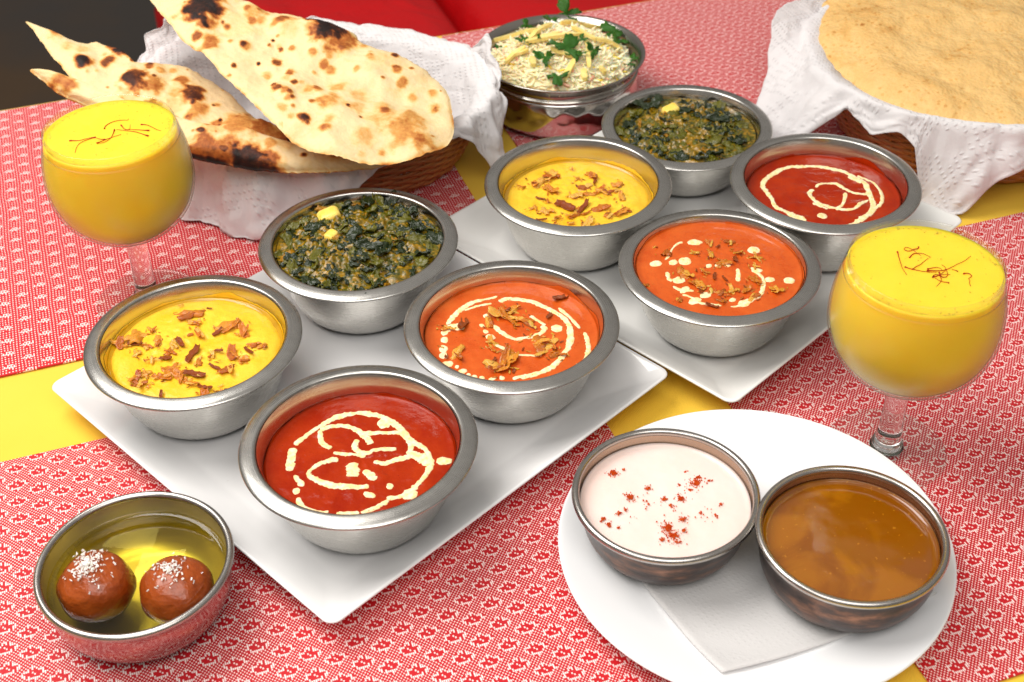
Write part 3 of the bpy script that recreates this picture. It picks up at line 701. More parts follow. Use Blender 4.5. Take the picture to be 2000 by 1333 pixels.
BLOBS = {
'A': [(985,465,90,80),(1140,905,100,70),(410,690,50,45),(440,885,45,40),(470,840,45,40),(1020,855,45,40),(400,745,50,40)],
'G': [(775,677,80,70)],
'D': [(1035,825,38,38),(1035,865,40,40),(1030,910,46,46),(1030,945,46,44),(1050,990,60,44),(1100,1005,22,22),(1130,1028,44,32),(1160,1048,24,24),(1190,1058,32,26),(1230,1062,30,24),(1285,1066,44,22),(1335,1062,30,24),(1620,805,60,50),(1110,795,60,50),(1250,740,30,26),(1230,790,26,26),(1250,820,26,26),(1275,850,50,40),(1550,800,30,30),(1580,1075,30,22)],
'F': [(700,325,140,66),(1210,395,110,80),(360,510,110,70),(1240,570,100,50),(1350,650,80,70),(1515,660,100,76),(560,655,110,76),(610,490,120,80),(510,500,80,60),(790,785,110,66),(700,835,120,66),(1025,825,66,40),(1130,850,130,70),(820,530,60,36),(890,530,44,30),(980,525,66,44),(610,735,120,50)]}
ONI = {
'B': [(1110,275,140),(1150,330,60),(1170,390,90),(1350,350,120),(1440,380,80),(800,400,150),(900,375,60),(860,465,70),(930,440,70),(700,450,80),(800,515,50),(890,550,50),(1000,500,70),(1020,460,60),(1170,560,60),(1250,520,50),(1370,510,80),(1500,460,60),(1540,465,60),(1440,550,50),(1350,600,100),(1010,610,80),(960,650,80),(1060,650,90),(1130,690,70),(800,650,80),(850,630,70),(820,690,80),(1210,770,110),(1310,755,50)],
'E': [(375,495,70),(520,460,120),(630,400,140),(640,520,130),(610,625,60),(890,420,50),(1020,390,100),(840,330,40),(950,500,120),(870,570,110),(1000,560,80),(1100,530,120),(1170,540,90),(1250,470,90),(1250,530,60),(1300,585,100),(1110,690,130),(1180,765,60),(1290,730,120),(1350,720,60),(590,710,120),(490,685,80),(850,755,110),(970,740,80),(700,780,70),(680,840,60),(830,830,50),(980,830,110),(1000,870,100),(1070,860,60)],
'D': [(1050,785,60),(1090,920,95),(1340,720,120),(1260,745,90),(1420,740,110),(1480,770,60),(1275,860,60),(1340,960,140),(1300,990,100),(1370,920,80),(1510,860,110),(1580,870,80),(1620,920,70),(1530,910,80),(1380,690,80)],
'F': [(450,380,110),(690,390,70),(830,310,80),(1000,300,80),(830,400,100),(940,470,110),(1060,390,90),(1220,430,100),(1220,510,70),(610,570,130),(780,560,70),(720,670,120),(830,720,60),(920,730,90),(1020,710,90),(1140,710,90),(1220,630,110),(1200,770,100),(1390,710,110),(940,810,80),(560,800,50),(270,670,60)]}
OND_ = {
'B': [(800,460,80),(980,545,70),(1065,450,80),(1140,520,130),(1290,390,70),(1295,500,45),(1470,500,80),(1275,600,90),(1150,640,110),(1210,715,90),(950,765,70),(1240,250,30)],
'E': [(550,610,90),(1060,435,110),(780,680,170),(950,690,190),(560,805,90),(500,470,60)],
'D': [(1640,630,80),(1130,770,100),(1580,725,50),(1350,700,60),(1290,960,60)],
'F': [(900,340,70),(1050,450,80),(870,600,90),(960,620,80),(750,720,80),(850,855,100),(1150,700,60)]}
CN = {'A': ("tomato_curry", "smooth red tomato curry with looping cream drizzle", 'curry_red'), 'G': ("tomato_curry", "red tomato curry with one cream ring and a cream dot", 'curry_red'),
 'D': ("orange_curry", "orange curry with concentric cream rings and few fried onions", 'curry_orange'), 'F': ("orange_curry", "orange curry dotted with cream under a pile of fried onions", 'curry_orange'),
 'B': ("yellow_curry", "yellow curry with fried onions in the bowl by the goblet stem", 'curry_yellow'), 'E': ("yellow_curry", "yellow curry with dark fried onions in the bowl beside the spinach bowls", 'curry_yellow')}
CURR = {}
for k, (nm, lab, mk) in CN.items():
    x, y, zr, R = BOWLS[k]; dep = zr - PLF; kk = R / .065
    d = solve_depth(x, y, zr, dep, YT[k]); zs = zr - d; rin = wall_r(d, dep) * kk
    root = thing(nm, lab, "curry", (x, y, zs), 0)
    sd = ord(k)
    if mk == 'curry_yellow':
        hf = lambda px_, py_: 0.0016 + 0.0012 * fbm(px_, py_, sd, 60) + .0007 * pn(px_ * 300, py_ * 300, sd)
        V, F = disc_surface(rin - 0.0019, hfun=hf, edge=-.0016, irr=.03); obj("curry_sauce", mesh("curry_sauce", V, F), M[mk], root)
        V, F = disc_surface(rin - 0.0002, edge=.0008); V = [(a, b, c - .0004) for a, b, c in V]; obj("oil_film", mesh("oil_film", V, F), M['oil'], root)
        hz = .0022
    else:
        hf = lambda px_, py_: 0.0004 * fbm(px_, py_, sd, 70) + (.0013 * max(0, pn(px_ * 120, py_ * 120, sd)) + .0004 * pn(px_ * 420, py_ * 420, sd) if mk == 'curry_red' else .0006 * pn(px_ * 300, py_ * 300, sd) + .0006 * max(0, pn(px_ * 110, py_ * 110, sd)))
        V, F = disc_surface(rin - 0.0003, hfun=hf, edge=.0011); obj("curry_sauce", mesh("curry_sauce", V, F), M[mk], root); hz = .0002
    V = []; F = []; na = 160
    for i in range(na):
        a = 2 * math.pi * i / na; hgt = .0006 + .0042 * max(0, pn(math.cos(a) * 2.2, math.sin(a) * 2.2, sd) + .25) ** 1.5 + .0012 * abs(pn(math.cos(a) * 14, math.sin(a) * 14, sd))
        for f in (-.3, .35, .75, 1.0):
            dz = hgt * f; rr = wall_r(max(d - dz, .0015), dep) * kk - .00012 - .0002 * (f < .9); V.append((rr * math.cos(a), rr * math.sin(a), dz))
    for i in range(na):
        for j in range(3): F.append((i * 4 + j, ((i + 1) % na) * 4 + j, ((i + 1) % na) * 4 + j + 1, i * 4 + j + 1))
    m = mesh("sauce_smear", V, F); m.flip_normals(); obj("sauce_smear", m, M[mk], root)
    S = pxscale(k, zs)
    for q, (st, wd) in enumerate(STROKES.get(k, [])):
        pts = []
        for (a, b) in st:
            p = bowl_pt(k, a, b, zs + hz); pts.append((p[0], p[1], wd * S * 1.2 * (1 + .45 * pn(a * .012, b * .012, q + 2.5))))
        V, F = ribbon(pts, hz - .0001, (x, y), q * 7 + sd); V = [(a_, b_, c_ + (hf(a_, b_) if mk != "curry_yellow" else 0)) for a_, b_, c_ in V]; m = mesh("cream_swirl", V, F); set_attr(m, "edge", [(1, .55, .1, 0, .1, .55, 1)[i % 7] for i in range(len(V))]); fix_normals(m); obj("cream_swirl", m, M['cream'], root)
    for q, (a, b, l, w_) in enumerate(BLOBS.get(k, [])):
        p = bowl_pt(k, a, b, zs + hz); V, F = blob(p[0] - x, p[1] - y, w_ * S * 1.4, l * S * 1.1, 0.05 * q, hz - .0002, q + sd); V = [(a_, b_, c_ + hf(a_, b_)) for a_, b_, c_ in V]; m = mesh("cream_dot", V, F); set_attr(m, "edge", [0] + [0] * 20 + [.45] * 20 + [1] * 20); obj("cream_dot", m, M['cream'], root)
    for q, (a, b, l) in enumerate(ONI.get(k, [])):
        p = bowl_pt(k, a, b, zs + .003); put_scrap("fried_onion", ON, root, (p[0] - x, p[1] - y, hz), l * S * 1.4, q * 13 + sd, .3, .0006, None, .8)
        put_scrap("fried_onion", ON, root, (p[0] - x + l * S * .16, p[1] - y - l * S * .12, hz), l * S * 1.2, q * 23 + sd + 1, .3, .0010, None, .8)
        for e_ in range(4):
            rc = random.Random(q * 5 + e_ + sd * 3); ang = rc.uniform(0, 6.28); dd_ = l * S * rc.uniform(.5, 1.1)
            cxp, cyp = p[0] - x + dd_ * math.cos(ang), p[1] - y + dd_ * math.sin(ang)
            if math.hypot(cxp, cyp) < rin * .9: put_scrap("fried_onion", ON if e_ else OND, root, (cxp, cyp, hz), l * S * rc.uniform(.2, .45), q * 19 + e_ + sd, .4, .0004, None, .9)
    for q, (a, b, l) in enumerate(OND_.get(k, [])):
        p = bowl_pt(k, a, b, zs + .003); put_scrap("fried_onion", OND, root, (p[0] - x, p[1] - y, hz), l * S * 1.15, q * 17 + sd, .25, .0009, None, .8)
    CURR[k] = zs

def spinach(k, level, dome, label, paneer, darks, n1, n2, n3):
    x, y, zr, R = BOWLS[k]; dep = zr - PLF; kk = R / .065; zs = zr - level; rin = wall_r(level, dep) * kk
    root = thing("spinach_curry", label, "curry", (x, y, zs), 0)
    sd = ord(k)
    def hf(a, b):
        r2 = (a * a + b * b) / rin ** 2
        return dome * (1 - r2) + 0.0034 * fbm(a, b, sd, 85) + .0016 * (abs(pn(a * 230, b * 230, sd)) * 2 - .5)
    V, F = disc_surface(rin - .0003, 70, 220, hf, .0008); obj("gravy", mesh("gravy", V, F), M['gravy'], root)
    rr = random.Random(sd)
    for nm, lib, n, smin, smax, lift in (("spinach_leaf", LF, n1, .008, .018, .0002), ("spinach_leaf", LF2, n2, .009, .019, .0004), ("gravy_lump", LF3, n3, .007, .016, .0004)):
        for q in range(n):
            r = rin * .93 * math.sqrt(rr.random()); a = rr.uniform(0, 6.283); px_, py_ = r * math.cos(a), r * math.sin(a)
            put_scrap(nm, lib, root, (px_, py_, hf(px_, py_)), rr.uniform(smin, smax), q * 31 + sd + n, .4, lift - .0006, None, .95)
    S = pxscale(k, zs)
    for q, (a, b, l) in enumerate(darks):
        p = bowl_pt(k, a, b, zs + dome * .7); px_, py_ = p[0] - x, p[1] - y; put_scrap("spinach_leaf", LF, root, (px_, py_, hf(px_, py_)), l * S * 1.15, q * 7 + 3, .3, .0022)
    for q, (a, b, l, h, rz) in enumerate(paneer):
        p = bowl_pt(k, a, b, zs + dome * .6); px_, py_ = p[0] - x, p[1] - y
        m = box_mesh("paneer", l * S, l * S * .8, 0, .010, .0030, 4); m.transform(Matrix.Translation((-l * S / 2, -l * S * .4, -.008)))
        for v in m.vertices: v.co += Vector((pn(v.co.x * 300, v.co.y * 300, q), pn(v.co.y * 300, v.co.z * 300, q), pn(v.co.z * 300, v.co.x * 300, q))) * .0008
        m.polygons.foreach_set("use_smooth", [True] * len(m.polygons))
        o = obj("paneer_cube", m, M['paneer'], root, (px_, py_, hf(px_, py_) + h)); o.rotation_euler = (.15, -.2, rz)
spinach('C', .0060, .0065, "dark green spinach curry heaped with two paneer pieces showing", [(430, 222, 120, .0004, .3), (445, 330, 80, .0012, .9)],
        [(370, 265, 130), (640, 400, 130), (720, 415, 130), (560, 340, 110), (900, 410, 110), (990, 320, 110), (250, 445, 90), (590, 600, 110), (450, 560, 100), (640, 500, 80), (660, 300, 100), (880, 270, 90), (630, 140, 120), (760, 125, 120), (840, 210, 100), (330, 540, 100)], 95, 95, 14)
spinach('H', .0085, .0040, "golden green spinach curry with one pale paneer cube on top", [(1300, 690, 110, .0026, .4)],
        [(1400, 690, 110), (1590, 760, 130), (1030, 780, 100), (1210, 640, 110), (1550, 960, 130), (1350, 970, 110), (1120, 660, 100), (1720, 880, 90), (1230, 890, 90), (1480, 990, 90)], 66, 70, 10)

# ------------------------------------------------------------------ small metal bowls on the round plate and the mat
def small_bowl(name, label, x, y, zb, zr, R, mo, mi, mr, base):
    H = zr - zb; k = R
    root = thing(name, label, "bowl", (x, y, zb), 0)
    outer = smooth_prof([(0.001, 0.0006), (base * .8 * k, .0006), (base * k, .0012), ((base + .10) * k, H * .10), ((base + .22) * k, H * .32), ((base + .27) * k, H * .55), (.935 * k, H * .78), (.955 * k, H - .004)], 4)
    inner = smooth_prof([(.945 * k, H - .0025), (.925 * k, H * .78), ((base + .25) * k, H * .55), ((base + .19) * k, H * .33), ((base + .06) * k, H * .13), (base * .8 * k, .0035), (0.001, .0030)], 4)
    V, F = lathe([(0, .0006)] + [tuple(p) for p in outer[1:]], 112); m = mesh("bowl_outside", V, F); fix_normals(m); obj("bowl_wall", m, mo, root)
    V, F = lathe([tuple(p) for p in inner[:-1]] + [(0, .0030)], 112); m = mesh("bowl_lining", V, F); obj("bowl_lining", m, mi, root)
    rc = .0021; cx, cz = R - rc, H - rc
    V, F = lathe([(cx + rc * math.cos(a), cz + rc * math.sin(a) * 1.05) for a in np.linspace(0, 2 * math.pi, 15)[:-1]], 128, closed=True)
    m = mesh("rim_bead", V, F); fix_normals(m); obj("rim_bead", m, mr, root)
    def rin(z): return np.interp(z - zb, [p[1] for p in inner][::-1], [p[0] for p in inner][::-1])
    return root, rin
_, rin_y = small_bowl("copper_bowl", "dark copper bowl of white yogurt on the round plate", 0.0806, 0.5062, .0078, .0455, .0504, M['copper'], M['copper_in'], M['copper_rim'], .62)
_, rin_s = small_bowl("copper_bowl", "dark copper bowl of brown sauce on the round plate", 0.1727, 0.4729, .0085, .0473, .0493, M['copper'], M['copper_in'], M['copper_rim'], .66)
_, rin_g = small_bowl("metal_bowl", "shiny bowl standing alone on the mat with two dough balls in syrup", -0.1968, 0.4690, .0021, .0406, .0508, M['redcopper'], M['steel_syr'], M['copper_rim'], .66)

# yogurt
zy = .0455 - .0100; root = thing("yogurt", "white yogurt dusted with red paprika", "yogurt", (0.0806, 0.5062, zy))
V, F = disc_surface(rin_y(zy) - .0003, hfun=lambda a, b: .0008 * fbm(a, b, 4, 40), edge=.0016); obj("yogurt_surface", mesh("yogurt_surface", V, F), M['yogurt'], root)
def specks(clusters, z, off, k0, seed):
    r_ = random.Random(seed); V = []; F = []; ox, oy, s = k0
    for (cx, cy, rad, n) in clusters:
        for _ in range(n):
            a = r_.uniform(0, 6.283); rr = rad * abs(r_.gauss(0, .5)); p = unp(ox + (cx + rr * math.cos(a)) * s, oy + (cy + .7 * rr * math.sin(a)) * s, z)
            sz = r_.uniform(.00016, .00060) * (1.25 if rr < rad * .4 else .8); x, y = p[0] - off[0], p[1] - off[1]; b = len(V)
            for k in range(6):
                q = k * 1.047; V.append((x + sz * math.cos(q) * r_.uniform(.6, 1.3), y + sz * math.sin(q) * r_.uniform(.6, 1.3), 0.0001))
            V.append((x, y, sz * .7 + .0007)); F += [(b + k, b + (k + 1) % 6, b + 6) for k in range(6)]
    return mesh("paprika_powder", V, F, False)
K8 = (1060, 800, .47)
o = obj("paprika_powder", specks([(292, 265, 32, 90), (337, 250, 10, 12), (363, 363, 30, 60), (437, 328, 26, 26), (635, 308, 42, 110), (645, 285, 20, 30), (612, 335, 16, 20), (573, 370, 32, 60), (505, 375, 20, 24), (532, 400, 18, 26), (568, 315, 14, 10), (692, 298, 12, 10), (593, 262, 8, 8), (740, 395, 14, 10), (250, 457, 24, 46), (272, 478, 20, 30), (318, 433, 18, 26), (345, 418, 14, 18), (313, 490, 12, 8), (520, 490, 46, 130), (545, 525, 44, 110), (583, 458, 26, 46), (585, 505, 20, 26), (500, 540, 30, 30), (560, 550, 34, 20), (650, 430, 60, 16), (720, 440, 50, 12), (450, 400, 160, 22)], zy + .0004, (0.0806, 0.5062), K8, 5), M['paprika'], root); o["kind"] = "stuff"; o.location.z = .0004
# brown sauce
zs_ = .0473 - .0090; root = obj("brown_sauce", mesh("brown_sauce", *disc_surface(rin_s(zs_) - .0003, hfun=lambda a, b: .0003 * fbm(a, b, 9, 40), edge=.0016)), M['sauce'], loc=(0.1727, 0.4729, zs_)); tag(root, "glossy brown sauce filling the copper bowl", "sauce")
# dough balls in syrup
GX, GY = -0.1968, 0.4690; zg = .0406 - .0135; rg = rin_g(zg)
V, F = disc_surface(rg - .0003, edge=.0013); root = obj("syrup", mesh("syrup", V, F), M['syrup'], loc=(GX, GY, zg)); tag(root, "clear golden syrup pooled around the dough balls", "syrup")
K5 = (40, 900, .33)
def dough_ball(cx, cy, rad, label, seed, nf):
    zc = zg - .0005; p = unp(K5[0] + cx * .33, K5[1] + cy * .33, zc); root = thing("dough_ball", label, "sweet", (p[0], p[1], zc - rad * .9), 0, "fried dough balls in syrup")
    V = []; F = []; nl, nk = 28, 48
    for i in range(nl + 1):
        a = math.pi * i / nl
        for k in range(nk):
            b = 2 * math.pi * k / nk; d = np.array([math.sin(a) * math.cos(b), math.sin(a) * math.sin(b), math.cos(a)])
            r = rad * (1 + .065 * pn(*(d * 1.7 + seed)) + .008 * pn(*(d * 9 + seed))); V.append((d[0] * r, d[1] * r, d[2] * r * .9))
    for i in range(nl):
        for k in range(nk): F.append((i * nk + k, (i + 1) * nk + k, (i + 1) * nk + (k + 1) % nk, i * nk + (k + 1) % nk))
    m = mesh("ball", V, F); m.transform(Matrix.Translation((0, 0, rad * .9))); obj("ball", m, M['gulab'], root)
    r_ = random.Random(seed); V = []; F = []
    for q in range(nf):
        th = abs(r_.gauss(0, .34)); ph = r_.uniform(0, 6.283)
        d = np.array([math.sin(th) * math.cos(ph) - .06, math.sin(th) * math.sin(ph) - .05, math.cos(th)]); d /= np.linalg.norm(d); c = d * rad * 1.015 * np.array([1, 1, .9]) + np.array([0, 0, rad * .9])
        L = r_.uniform(.0006, .0022); W = r_.uniform(.00025, .0008); e1 = np.cross(d, [r_.uniform(-1, 1), r_.uniform(-1, 1), .2]); e1 /= np.linalg.norm(e1); e2 = np.cross(d, e1); lift = d * r_.uniform(0, .0011)
        b = len(V)
        for s in (0, .0004):
            for (u, v) in ((-1, -1), (1, -.7), (1, .8), (-.8, 1)): V.append(tuple(c + lift + e1 * u * L / 2 + e2 * v * W / 2 + d * s + d * u * r_.uniform(-.0003, .0005)))
        F += [(b, b + 3, b + 2, b + 1), (b + 4, b + 5, b + 6, b + 7)] + [(b + k, b + (k + 1) % 4, b + 4 + (k + 1) % 4, b + 4 + k) for k in range(4)]
    o = obj("coconut_flakes", mesh("coconut_flakes", V, F, False), M['coconut'], root); o["kind"] = "stuff"
dough_ball(452, 745, .0196, "brown dough ball heavily topped with white coconut flakes", 3, 230)
dough_ball(930, 770, .0192, "brown dough ball with a light pinch of white flakes", 8, 120)

# ------------------------------------------------------------------ rice pot
def rice_pot():
    x, y, H, R = .0447, .9995, .0545, .0688; zb = .0021; H -= zb
    root = thing("rice_pot", "hammered steel pot with flared rim heaped with garnished rice", "pot", (x, y, zb))
    outer = smooth_prof([(.001, .0004), (.044, .0004), (.0530, .0018), (.0605, .0065), (.0634, .0145), (.0640, .025), (.0634, .034), (.0625, .0362)], 4)
    m = mesh("pot_body", *lathe([(0, .0004)] + [tuple(p) for p in outer[1:]], 128)); fix_normals(m); obj("pot_body", m, M['hammered'], root)
    neck = smooth_prof([(.0624, .0360), (.0634, .0372), (.0640, .0385), (.0632, .0398), (.0622, .0408), (.0626, .0435), (.0645, .0465), (.0668, .0492), (R - .0006, H - .0016), (R, H - .0006), (R - .0008, H), (R - .003, H - .0008), (.0625, H - .0045), (.0605, H - .009), (.0600, H - .016), (.0595, .020)], 4)
    m = mesh("rim", *lathe([tuple(p) for p in neck], 128)); fix_normals(m); obj("rim", m, M['dark_steel'], root)
    return x, y, zb, H
RX, RY, RZ, RH = rice_pot()
def rice():
    zt = RZ + RH - .012; rad = .0596; dome = .021
    root = thing("rice", "mound of mixed rice with ginger strips and coriander leaves", "rice", (RX, RY, zt))
    def hz(a, b):
        r2 = min((a * a + b * b) / rad ** 2, 1); return dome * (1 - r2 ** 1.3) + .0018 * fbm(a, b, 2, 60)
    V, F = disc_surface(rad, 20, 80, hz, 0); obj("rice_mound", mesh("rice_mound", V, F), M['rice'], root)
    r_ = random.Random(4)
    def grains(n, L0, W0, name, mat):
        V = []; F = []
        for _ in range(n):
            r = rad * .985 * math.sqrt(r_.random()); a = r_.uniform(0, 6.283); px_, py_ = r * math.cos(a), r * math.sin(a); pz = hz(px_, py_) + r_.uniform(-.0004, .0009)
            az = r_.uniform(0, 6.283); el = r_.gauss(0, .4); d = np.array([math.cos(az) * math.cos(el), math.sin(az) * math.cos(el), math.sin(el)]); e1 = np.cross(d, [0, 0, 1]); e1 /= np.linalg.norm(e1); e2 = np.cross(d, e1)
            L = L0 * r_.uniform(.8, 1.2); W = W0 * r_.uniform(.85, 1.15); b = len(V); c = np.array([px_, py_, pz]); bend = r_.uniform(-.0006, .0006)
            for s, f in ((-.5, .25), (-.32, .8), (0, 1), (.32, .8), (.5, .25)):
                for k in range(6): V.append(tuple(c + d * s * L + e2 * bend * (1 - 4 * s * s) + (e1 * math.cos(k * 1.047) + e2 * math.sin(k * 1.047)) * W * f))
            for i in range(4):
                for k in range(6): F.append((b + i * 6 + k, b + i * 6 + (k + 1) % 6, b + (i + 1) * 6 + (k + 1) % 6, b + (i + 1) * 6 + k))
            F += [tuple(b + k for k in reversed(range(6))), tuple(b + 24 + k for k in range(6))]
        o = obj(name, mesh(name, V, F), mat, root); o["kind"] = "stuff"
    grains(950, .0125, .00118, "rice_grains", M['rice']); grains(70, .0085, .00095, "yellow_rice_grains", M['rice_y']); grains(50, .009, .0013, "pink_onion_shreds", M['rice_p'])
    k2 = (900, 0, .3151)
    def P(a, b, dz):
        z = zt + dome * .8
        for _ in range(6):
            p = unp(k2[0] + a * k2[2], k2[1] + b * k2[2], z); z = zt + hz(p[0] - RX, p[1] - RY) + dz
        return np.array([p[0] - RX, p[1] - RY, z - zt])
    for (a, b), (c, d) in [((200, 250), (470, 185)), ((400, 262), (740, 215)), ((410, 255), (560, 150)), ((620, 145), (890, 172)), ((690, 170), (840, 245)), ((830, 240), (1005, 305)), ((775, 240), (795, 505)), ((280, 405), (400, 290)), ((440, 350), (452, 440)), ((765, 430), (768, 535)), ((700, 480), (645, 545)), ((470, 240), (610, 205)), ((860, 420), (900, 500)), ((560, 300), (700, 330)), ((330, 330), (420, 310))]:
        p0, p1 = P(a, b, .0058), P(c, d, .0058); n = 6; V = []; F = []; dr = p1 - p0; dr[2] = 0; dr /= np.linalg.norm(dr); e1 = np.array([-dr[1], dr[0], 0]); W = r_.uniform(.0017, .0025)
        for i in range(n + 1):
            q = p0 + (p1 - p0) * i / n; q = q + e1 * .0016 * pn(a * .1, i * .5, 2); q[2] = max(q[2], hz(q[0], q[1]) + .0054) if (q[0] ** 2 + q[1] ** 2) < rad ** 2 else q[2]
            wd = W * (0.55 if i in (0, n) else 1)
            for (u, v) in ((-1, -.8), (1, -.8), (1, .7), (-1, .9)): V.append(tuple(q + e1 * u * wd + np.array([0, 0, v * W * .8])))
        for i in range(n):
            for k in range(4): F.append((i * 4 + k, i * 4 + (k + 1) % 4, i * 4 + 4 + (k + 1) % 4, i * 4 + 4 + k))
        F += [(3, 2, 1, 0), (n * 4, n * 4 + 1, n * 4 + 2, n * 4 + 3)]
        m = mesh("ginger_strip", V, F, False); fix_normals(m); obj("ginger_strip", m, M['ginger'], root)
    def leaf(seed):
        # three toothed lobes, cupped
        out = []; rl = random.Random(seed)
        for k in range(72):
            a = 2 * math.pi * k / 72; lob = max(0.16, abs(math.cos(1.5 * (a - math.pi / 2))) ** .7 * (1 if math.sin(a) > -.45 else .55)); tooth = 1 + .16 * (abs((a * 6 / 6.283 * 3) % 1 - .5) * 2 - .5)
            out.append((.5 * lob * tooth * math.cos(a), .5 * lob * tooth * math.sin(a)))
        V = []; F = []
        for s in (1.0, .66, .33):
            for (a, b) in out: V.append((a * s, b * s, .22 * pn(a * s * 3, b * s * 3, seed) + .25 * (a * s) ** 2 * rl.choice((-1, 1)) * 1.2))
        V.append((0, 0, 0)); n = 72
        for i in range(2):
            for k in range(n): F.append((i * n + k, i * n + (k + 1) % n, (i + 1) * n + (k + 1) % n, (i + 1) * n + k))
        for k in range(n): F.append((2 * n + k, 2 * n + (k + 1) % n, 3 * n))
        b = len(V); V += [(x_, y_, z_ - .025) for x_, y_, z_ in V]; F += [tuple(b + i for i in reversed(f)) for f in F]
        F += [(k, b + k, b + (k + 1) % n, (k + 1) % n) for k in range(n)]
        m = mesh("coriander_leaf", V, F); m.materials.append(M['herb']); return m
    LV = [leaf(s) for s in (1, 2, 3, 4)]
    for q, (a, b, l, rz, tx, dz) in enumerate([(650, 290, 200, -.5, .3, .005), (530, 345, 150, 1.2, .2, .004), (600, 420, 130, 3.0, -.3, .0035), (655, 80, 170, .3, .9, .008), (700, 110, 120, 1.5, .5, .006), (560, 118, 120, 2.2, .4, .005), (950, 200, 180, .8, .4, .005), (985, 245, 110, 2.5, .2, .004), (410, 160, 90, .4, .6, .005), (830, 310, 120, 1.0, .7, .005), (745, 318, 80, 2.6, .1, .004), (1080, 360, 80, .5, .1, .003), (1050, 402, 70, 1.9, .2, .003), (390, 240, 110, 2.0, .1, .003), (180, 255, 80, 1.1, .2, .003), (752, 242, 70, 0, .5, .004), (495, 232, 60, .7, .3, .003), (235, 292, 50, .7, .1, .003)]):
        p = P(a, b, dz + .0042); s = l * .3151 * 1.17 / FPX * 1.08
        o = obj("coriander_leaf", LV[q % 4], None, root, tuple(p)); o.scale = (s, s, s); o.rotation_euler = (tx, .2 * (-1) ** q, rz)
rice()

